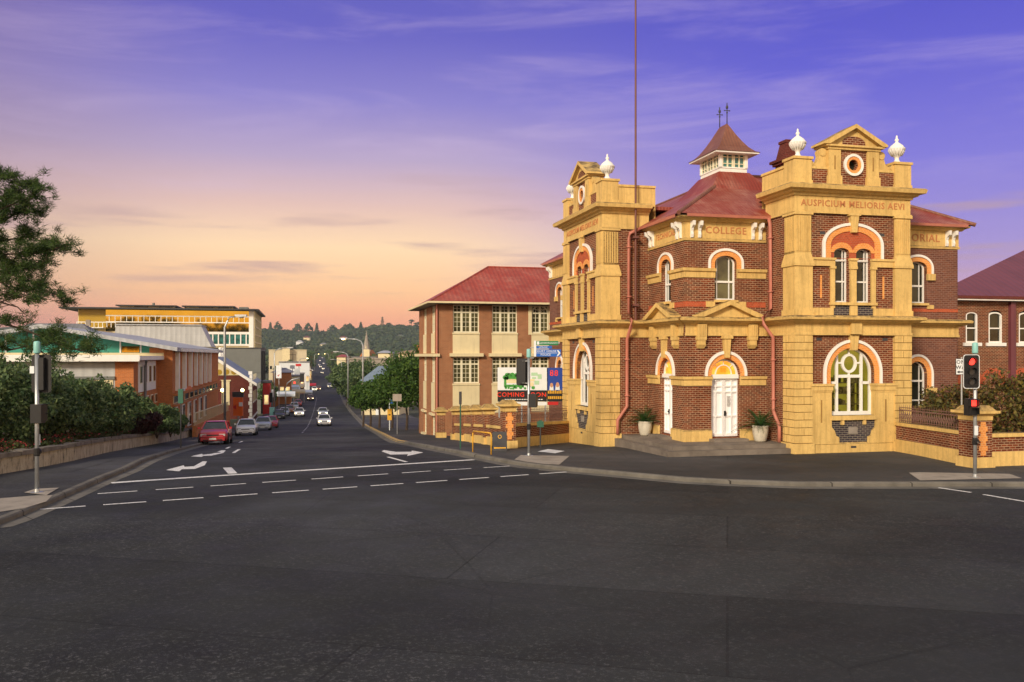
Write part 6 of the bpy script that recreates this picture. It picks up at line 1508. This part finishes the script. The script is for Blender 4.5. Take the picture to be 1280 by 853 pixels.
for u, d, lb in ((340,140,'turquoise cabinet'),):
    x = (u-640)/1100*d; t = thing('cabinet', 'turquoise utility cabinet beside the left street lamp', 'cabinet', (x,d,prof(x,d)), 0); MB().box(-.32,.32,-.3,.3,.1,1.6).build('body','teal',t); MB().box(-.36,.36,-.34,.34,1.6,1.68).build('lid','teal',t); MB().box(-.34,.34,-.32,.32,0,.1).build('base','concrete',t)
for u, v, d, lb in ((278,488,104,'lit park lamp left of the orange sign'),(303,488,112,'lit park lamp behind the orange sign')):
    x = (u-640)/1100*d; zb_ = prof(x,d); zt = zz(v,d)-zb_; t = thing('park_lamp', lb, 'street lamp', (x,d,zb_), 0, 'small lit park lamps')
    MB().tube([(0,0,-.3),(0,0,zt-.2)],.06,6).build('post','dark',t); MB().ball((0,0,zt),.22).build('globe','globe',t)
x = (298-640)/1100*98; t = thing('pylon_sign', 'orange pylon sign with a dark board on top by the left footpath', 'sign', (x,98,prof(x,98)+.3), 0)
h0 = zz(520,98)-prof(x,98)-.3
MB().box(-.55,.5,-.1,.1,h0+.0,zz(497,98)-prof(x,98)-.3).build('panel','orangep',t); MB().box(-.65,.6,-.12,.12,zz(496.5,98)-prof(x,98)-.3,zz(490,98)-prof(x,98)-.3).build('top_board','dark',t); MB().cyl((-.35,-.1,zz(509,98)-prof(x,98)-.3),.3,(0,-1,0),.05,3).build('red_mark','red',t); MB().box(-.08,.08,-.08,.08,-.6,h0+.2).build('post','steel',t); MB().box(.1,.5,-.16,-.1,zz(508,98)-prof(x,98)-.3,zz(503,98)-prof(x,98)-.3).build('notice','whitep',t)
x = (348.5-640)/1100*165; t = thing('banner_sign', 'tall white vertical banner sign with a small red tick', 'sign', (x,165,prof(x,165)), 0); MB().box(-.5,.5,-.08,.08,zz(473,165)-prof(x,165),zz(457,165)-prof(x,165)).build('panel','whitep',t); MB().box(-.06,.06,.08,.2,-.3,zz(460,165)-prof(x,165)).build('post','steel',t); MB().add([(-.25,-.09,zz(471,165)-prof(x,165)+.2),(-.1,-.09,zz(471,165)-prof(x,165)),(.25,-.09,zz(471,165)-prof(x,165)+.5)],[(0,1,2)]).build('red_tick','red',t)
x = (371.5-640)/1100*260; t = thing('square_sign', 'square white shop sign on a tall post past the mast arm signal', 'sign', (x,260,prof(x,260)), 0); MB().box(-.8,.8,-.1,.1,zz(470,260)-prof(x,260),zz(461,260)-prof(x,260)).build('panel','whitep',t); MB().box(-.1,.1,.1,.3,-.3,zz(462,260)-prof(x,260)).build('post','steel',t)

# ================================================================== CARS
def make_car(label, paintm, lit=False, h=1.42, hatch=True):
    t = thing('parked_car', label, 'car', (0,0,0), 0)
    st_ = [(-2.12,.70,.40,.80),(-2.05,.80,.26,.90),(-1.3,.85,.20,.95),(0,.86,.19,.94),(.85,.855,.20,.93),(1.0,.85,.20,.91),(1.55,.83,.20,.84),(1.95,.79,.20,.74),(2.1,.70,.24,.64),(2.16,.6,.32,.52)]
    b = MB(); vs = []; m = 11
    for x, w, zl, zt in st_:
        zm = (zl+zt)/2+.04
        half = [(w*.9,zl),(w,zl+.12),(w*1.005,zm),(w*.97,zt-.07),(w*.86,zt)]
        ring = half+[(0,zt+.025)]+[(-a,z) for a,z in half[::-1]]; vs += [(x,a,z) for a,z in ring]
    fs = [(i*m+k,i*m+(k+1)%m,(i+1)*m+(k+1)%m,(i+1)*m+k) for i in range(len(st_)-1) for k in range(m)]+[tuple(range(m)),tuple(range((len(st_)-1)*m,len(st_)*m))]
    b.add(vs, fs); b.build('body', paintm, t, True)
    c = MB(); G0 = [(-1.95,.74,.90),(-1.6,.76,.92),(.98,.78,.90)]; 
    bot = [(-1.98 if hatch else -1.7,.72),(-.4,.78),(1.02,.76)]; top = [(-1.45 if hatch else -1.1,.56),(-.4,.60),(.28,.57)]
    vs = []
    for (x,w),(x2,w2) in zip(bot,top): vs += [(x,-w,.90),(x2,-w2,h-.04),(x2,w2,h-.04),(x,w,.90)]
    c.add(vs, [(0,1,2,3),(8,9,10,11),(0,4,5,1),(4,8,9,5),(3,7,6,2),(7,11,10,6),(1,5,6,2),(5,9,10,6)]); c.build('windows','glassc',t)
    rf_ = MB(); vs = []
    for x, w, z in ((top[0][0]-.08,.55,h-.07),(top[0][0]+.2,.59,h-.02),(-.4,.615,h+.01),(.15,.60,h-.01),(.36,.55,h-.06)): vs += [(x,-w,z-.035),(x,-w*.8,z+.015),(x,w*.8,z+.015),(x,w,z-.035)]
    rf_.add(vs, [(4*i+k,4*i+k+1,4*i+k+5,4*i+k+4) for i in range(4) for k in range(3)]+[(4*i,4*i+3,4*i+7,4*i+4) for i in range(4)]); rf_.build('roof',paintm,t,True)
    for s_ in (-1,1):
        MB().tube([(1.02,s_*.76,.9),(.33,s_*.585,h-.05)],.035,6).tube([(bot[0][0],s_*.72,.9),(top[0][0],s_*.565,h-.05)],.06,6).tube([(-.35,s_*.785,.9),(-.4,s_*.61,h-.04)],.035,6).build('pillar',paintm,t)
        MB().box(.72,.88,*sorted((s_*.84,s_*1.0)),.92,1.05).build('mirror',paintm,t)
        h_ = MB().box(1.98,2.125,*sorted((s_*.36,s_*.70)),.50,.64).build('headlight','head' if lit else 'headoff',t)
        MB().box(-2.14,-2.06,*sorted((s_*.5,s_*.74)),.62,.82).build('tail_light','tail',t)
        MB().box(-.9,.7,*sorted((s_*.862,s_*.872)),.42,.47).build('side_moulding','black',t)
        for x in (-1.32,1.32):
            MB().cyl((x,s_*.875,.33),.37,(0,-s_,0),.3,18).build('wheel_arch','black',t)
            w_ = MB().cyl((x,s_*.885,.30),.30,(0,-s_,0),.2,18).build('wheel','tyre',t); MB().cyl((x,s_*.892,.30),.19,(0,-s_,0),.02,12).build('rim','chrome',w_)
    MB().box(2.04,2.2,-.68,.68,.24,.42).build('bumper',paintm,t); MB().box(2.08,2.175,-.34,.34,.53,.60).build('grille','black',t); MB().box(2.19,2.21,-.2,.2,.29,.40).build('number_plate','plate',t); MB().box(2.1,2.205,-.55,-.25,.25,.31).box(2.1,2.205,.25,.55,.25,.31).build('air_intake','black',t,split=True)
    MB().box(-2.2,-2.0,-.7,.7,.28,.46).build('rear_bumper',paintm,t)
    return t
cols = {'red': carpaint('dark_red_car_paint',(.42,.02,.03)), 'white': carpaint('white_car_paint',(.88,.88,.88)), 'silver': carpaint('silver_car_paint',(.48,.51,.56)), 'black': carpaint('black_car_paint',(.012,.013,.016)), 'bred': carpaint('bright_red_car_paint',(.5,.03,.02)), 'orange': carpaint('dull_orange_car_paint',(.32,.12,.05))}
def recol(t, m):
    for o in [t]+list(t.children_recursive):
        if o.type == 'MESH' and o.name.split('.')[0] in ('body','roof','pillar','mirror','bumper','rear_bumper'): o.data = o.data.copy(); o.data.materials[0] = m
SDIR = math.atan2(-.978,.235)
def put(t, u, v, cat='cars parked along the left kerb', rot=0, d=None, pitch=None):
    p = G(u, v, RD) if d is None else ((u-640)/1100*d, d, prof((u-640)/1100*d,d)+RD)
    sl_ = (prof(p[0]-.235,p[1]+.978)-prof(p[0],p[1]))
    t.location = p; t.rotation_euler = (0, -math.atan(-sl_)*-1 if False else math.atan(sl_), SDIR+rot); t['group'] = cat; return t
bpy.context.view_layer.update()
car = make_car('dark red hatchback nearest the camera at the left kerb', cols['red']); put(car, 270, 556, d=54.5)
protoW = make_car('white sedan parked behind the dark red hatchback', cols['white'], hatch=False); put(protoW, 308.5, 540, d=77)
def park(u, d, c, lb, src=None, lit=False, grp='cars parked along the left kerb', rot=0):
    t = copy_tree(src or protoW); t['label'] = lb; recol(t, cols[c]) if c != 'white' else None
    return put(t, u, 0, grp, rot, d)
park(329, 95, 'silver', 'silver car third in the parked row, behind the white sedan')
park(338.5, 106, 'white', 'small white car fourth in the parked row beside the turquoise cabinet', car)
park(349.5, 140, 'black', 'black car past the turquoise cabinet')
park(355.5, 152, 'silver', 'silver car behind the black parked car', car)
park(362, 166, 'orange', 'dull orange car in the parked row under the mast arm', car)
park(368, 182, 'silver', 'silver car just in front of the bright red parked car')
park(372.5, 198, 'bred', 'bright red car at the far end of the parked row')
litcar = make_car('white car with headlights on in the middle lane of the street', cols['white'], lit=True, hatch=False)
for o in litcar.children_recursive: pass
put(litcar, 405, 0, 'cars driving up the street with headlights on', 0, 112)
def drive(u, d, c, lb):
    t = park(u, d, c, lb, litcar, True, 'cars driving up the street with headlights on'); t.name = 'car'; return t
drive(403.5, 150, 'silver', 'silver car with headlights on following the white one')
drive(374, 150, 'white', 'white car with headlights on in the left lane further down'); drive(388, 230, 'orange', 'orange tinted car with headlights on before the far crossing')
drive(412, 330, 'white', 'tiny white car in the valley right of the road centre'); drive(393, 300, 'white', 'tiny car with bright headlights at the valley crossing, left'); drive(398, 305, 'orange', 'tiny car with bright headlights at the valley crossing, right')
drive(404, 620, 'white', 'tiny car coming down the far rise'); drive(402.5, 520, 'white', 'tiny car with headlights at the foot of the far rise'); drive(400.5, 700, 'white', 'tiny car midway up the far rise'); drive(404.5, 900, 'white', 'tiny car two thirds up the far rise'); drive(400, 1050, 'white', 'tiny car near the top of the far rise'); drive(403, 1250, 'white', 'tiniest car at the very top of the rise'); drive(399, 800, 'silver', 'tiny car higher on the far rise')
# more shopfront signs and awnings down the left side of the street
for i, (u, vt, vb, d, m, lb) in enumerate([(352,489.5,493,176,'whitep','flat white awning above the black parked car'),(366.5,486,489.5,215,'pale','cream awning left of the mast arm signal head'),(377,487,490,262,'whitep','pale awning beyond the mast arm signal'),(383,478,481,330,'red','small red awning low on the left shops'),(359,481,484,230,'whitep','thin white awning on the orange brick shop')]):
    x = (u-640)/1100*d; t = thing('shop_awning', lb, 'awning', (x,d,zz(vb,d)), VP, 'shop awnings along the left footpath'); w = 1.6+d*.006
    MB().add([(-w,-1.3,0),(w,-1.3,0),(w,1.3,.5),(-w,1.3,.5),(-w,-1.3,-.4),(w,-1.3,-.4),(w,1.3,.3),(-w,1.3,.3)], [(0,1,2,3),(4,7,6,5),(0,4,5,1),(1,5,6,2),(2,6,7,3),(3,7,4,0)]).build('canopy', m, t)
    for s_ in (-1,1): MB().tube([(s_*w*.9,-1.2,-.1),(s_*w*.9,-1.2,prof(x,d)-zz(vb,d))],.06,6).build('post','steel',t)
for i, (u, v, d, w, h, m, lb) in enumerate([(365.5,459,250,1.3,1.0,'whitep','small white board over the white parapet shops'),(378.5,470,300,.8,2.2,'red','narrow red upright sign past the mast arm'),(383,466,360,1.2,1.6,'whitep','white upright sign beside the yellowish gabled shop'),(387.5,470,420,1.4,1.2,'yellow','little yellow sign at the valley crossing'),(427,480,330,1.8,2.2,'signgreen','green shop sign on the right of the valley'),(431.5,486,260,1.4,1.4,'whitep','white board sign under the right hand trees'),(419,463,520,2.6,3.0,'pale','pale board at the right of the rising road'),(340.5,492,150,.35,1.3,'whitep','small white upright sign on the red shop corner'),(373,456.5,285,1.8,.8,'red','red strip sign on the white parapet shops')]):
    x = (u-640)/1100*d; zb_ = prof(x,d); t = thing('shop_sign', lb, 'sign', (x,d,zb_), 0, 'shop signs down the street'); zc_ = zz(v,d)-zb_
    MB().box(-w/2,w/2,-.08,.08,zc_-h/2,zc_+h/2).build('panel',m,t); MB().box(-.07,.07,.08,.2,-.3,zc_).build('post','steel',t)
# power poles with cross arms
for i, (u, d, h, lb) in enumerate([(366,330,13,'timber power pole above the white parapet shops'),(389,360,12,'timber power pole near the valley crossing'),(395,640,14,'distant power pole on the left of the rising road'),(414,560,13,'distant power pole on the right of the rising road'),(432.5,235,11,'timber power pole among the right hand trees')]):
    x = (u-640)/1100*d; t = thing('power_pole', lb, 'power pole', (x,d,prof(x,d)), .1, 'timber power poles'); MB().tube([(0,0,-.5),(0,0,h)],.16,6,.1).build('pole','trunk',t)
    MB().box(-1.2,1.2,-.08,.08,h-.9,h-.75).build('cross_arm','trunk',t)
# pedestrian bins / meters by the right street trees
x = (449-640)/1100*118
# tree line on the rise behind the camera, seen mirrored in the gold glass
tb = MB(); V_, F_ = [], []
for k in range(700):
    x = -330+rng.random()*420; y = -230-rng.random()*60; crown(x, y, 6+rng.random()*15, 4+4*rng.random(), 5+5*rng.random()+5*math.sin(x*.03)**2, 40, 1.3)
tb.v, tb.f = V_, F_; tb.build('tree_line','forest',None,False,'tree line on the rise behind the viewer mirrored in the gold glass','stuff')['category'] = 'trees'
# ================================================================== THE AIR
hz = MB().box(-1550,1150,-330,2750,-14,105); hm = D.materials.new('evening_haze'); hm.use_nodes = True; t_ = hm.node_tree; t_.nodes.clear()
pv = t_.nodes.new('ShaderNodeVolumePrincipled'); pv.inputs['Color'].default_value = (.50,.62,.72,1); pv.inputs['Density'].default_value = .00014; pv.inputs['Anisotropy'].default_value = .1
mo = t_.nodes.new('ShaderNodeOutputMaterial'); t_.links.new(pv.outputs[0], mo.inputs['Volume']); M['haze'] = hm
hz.build('haze','haze',None,False,None,'stuff')
SC.cycles.volume_bounces = 0
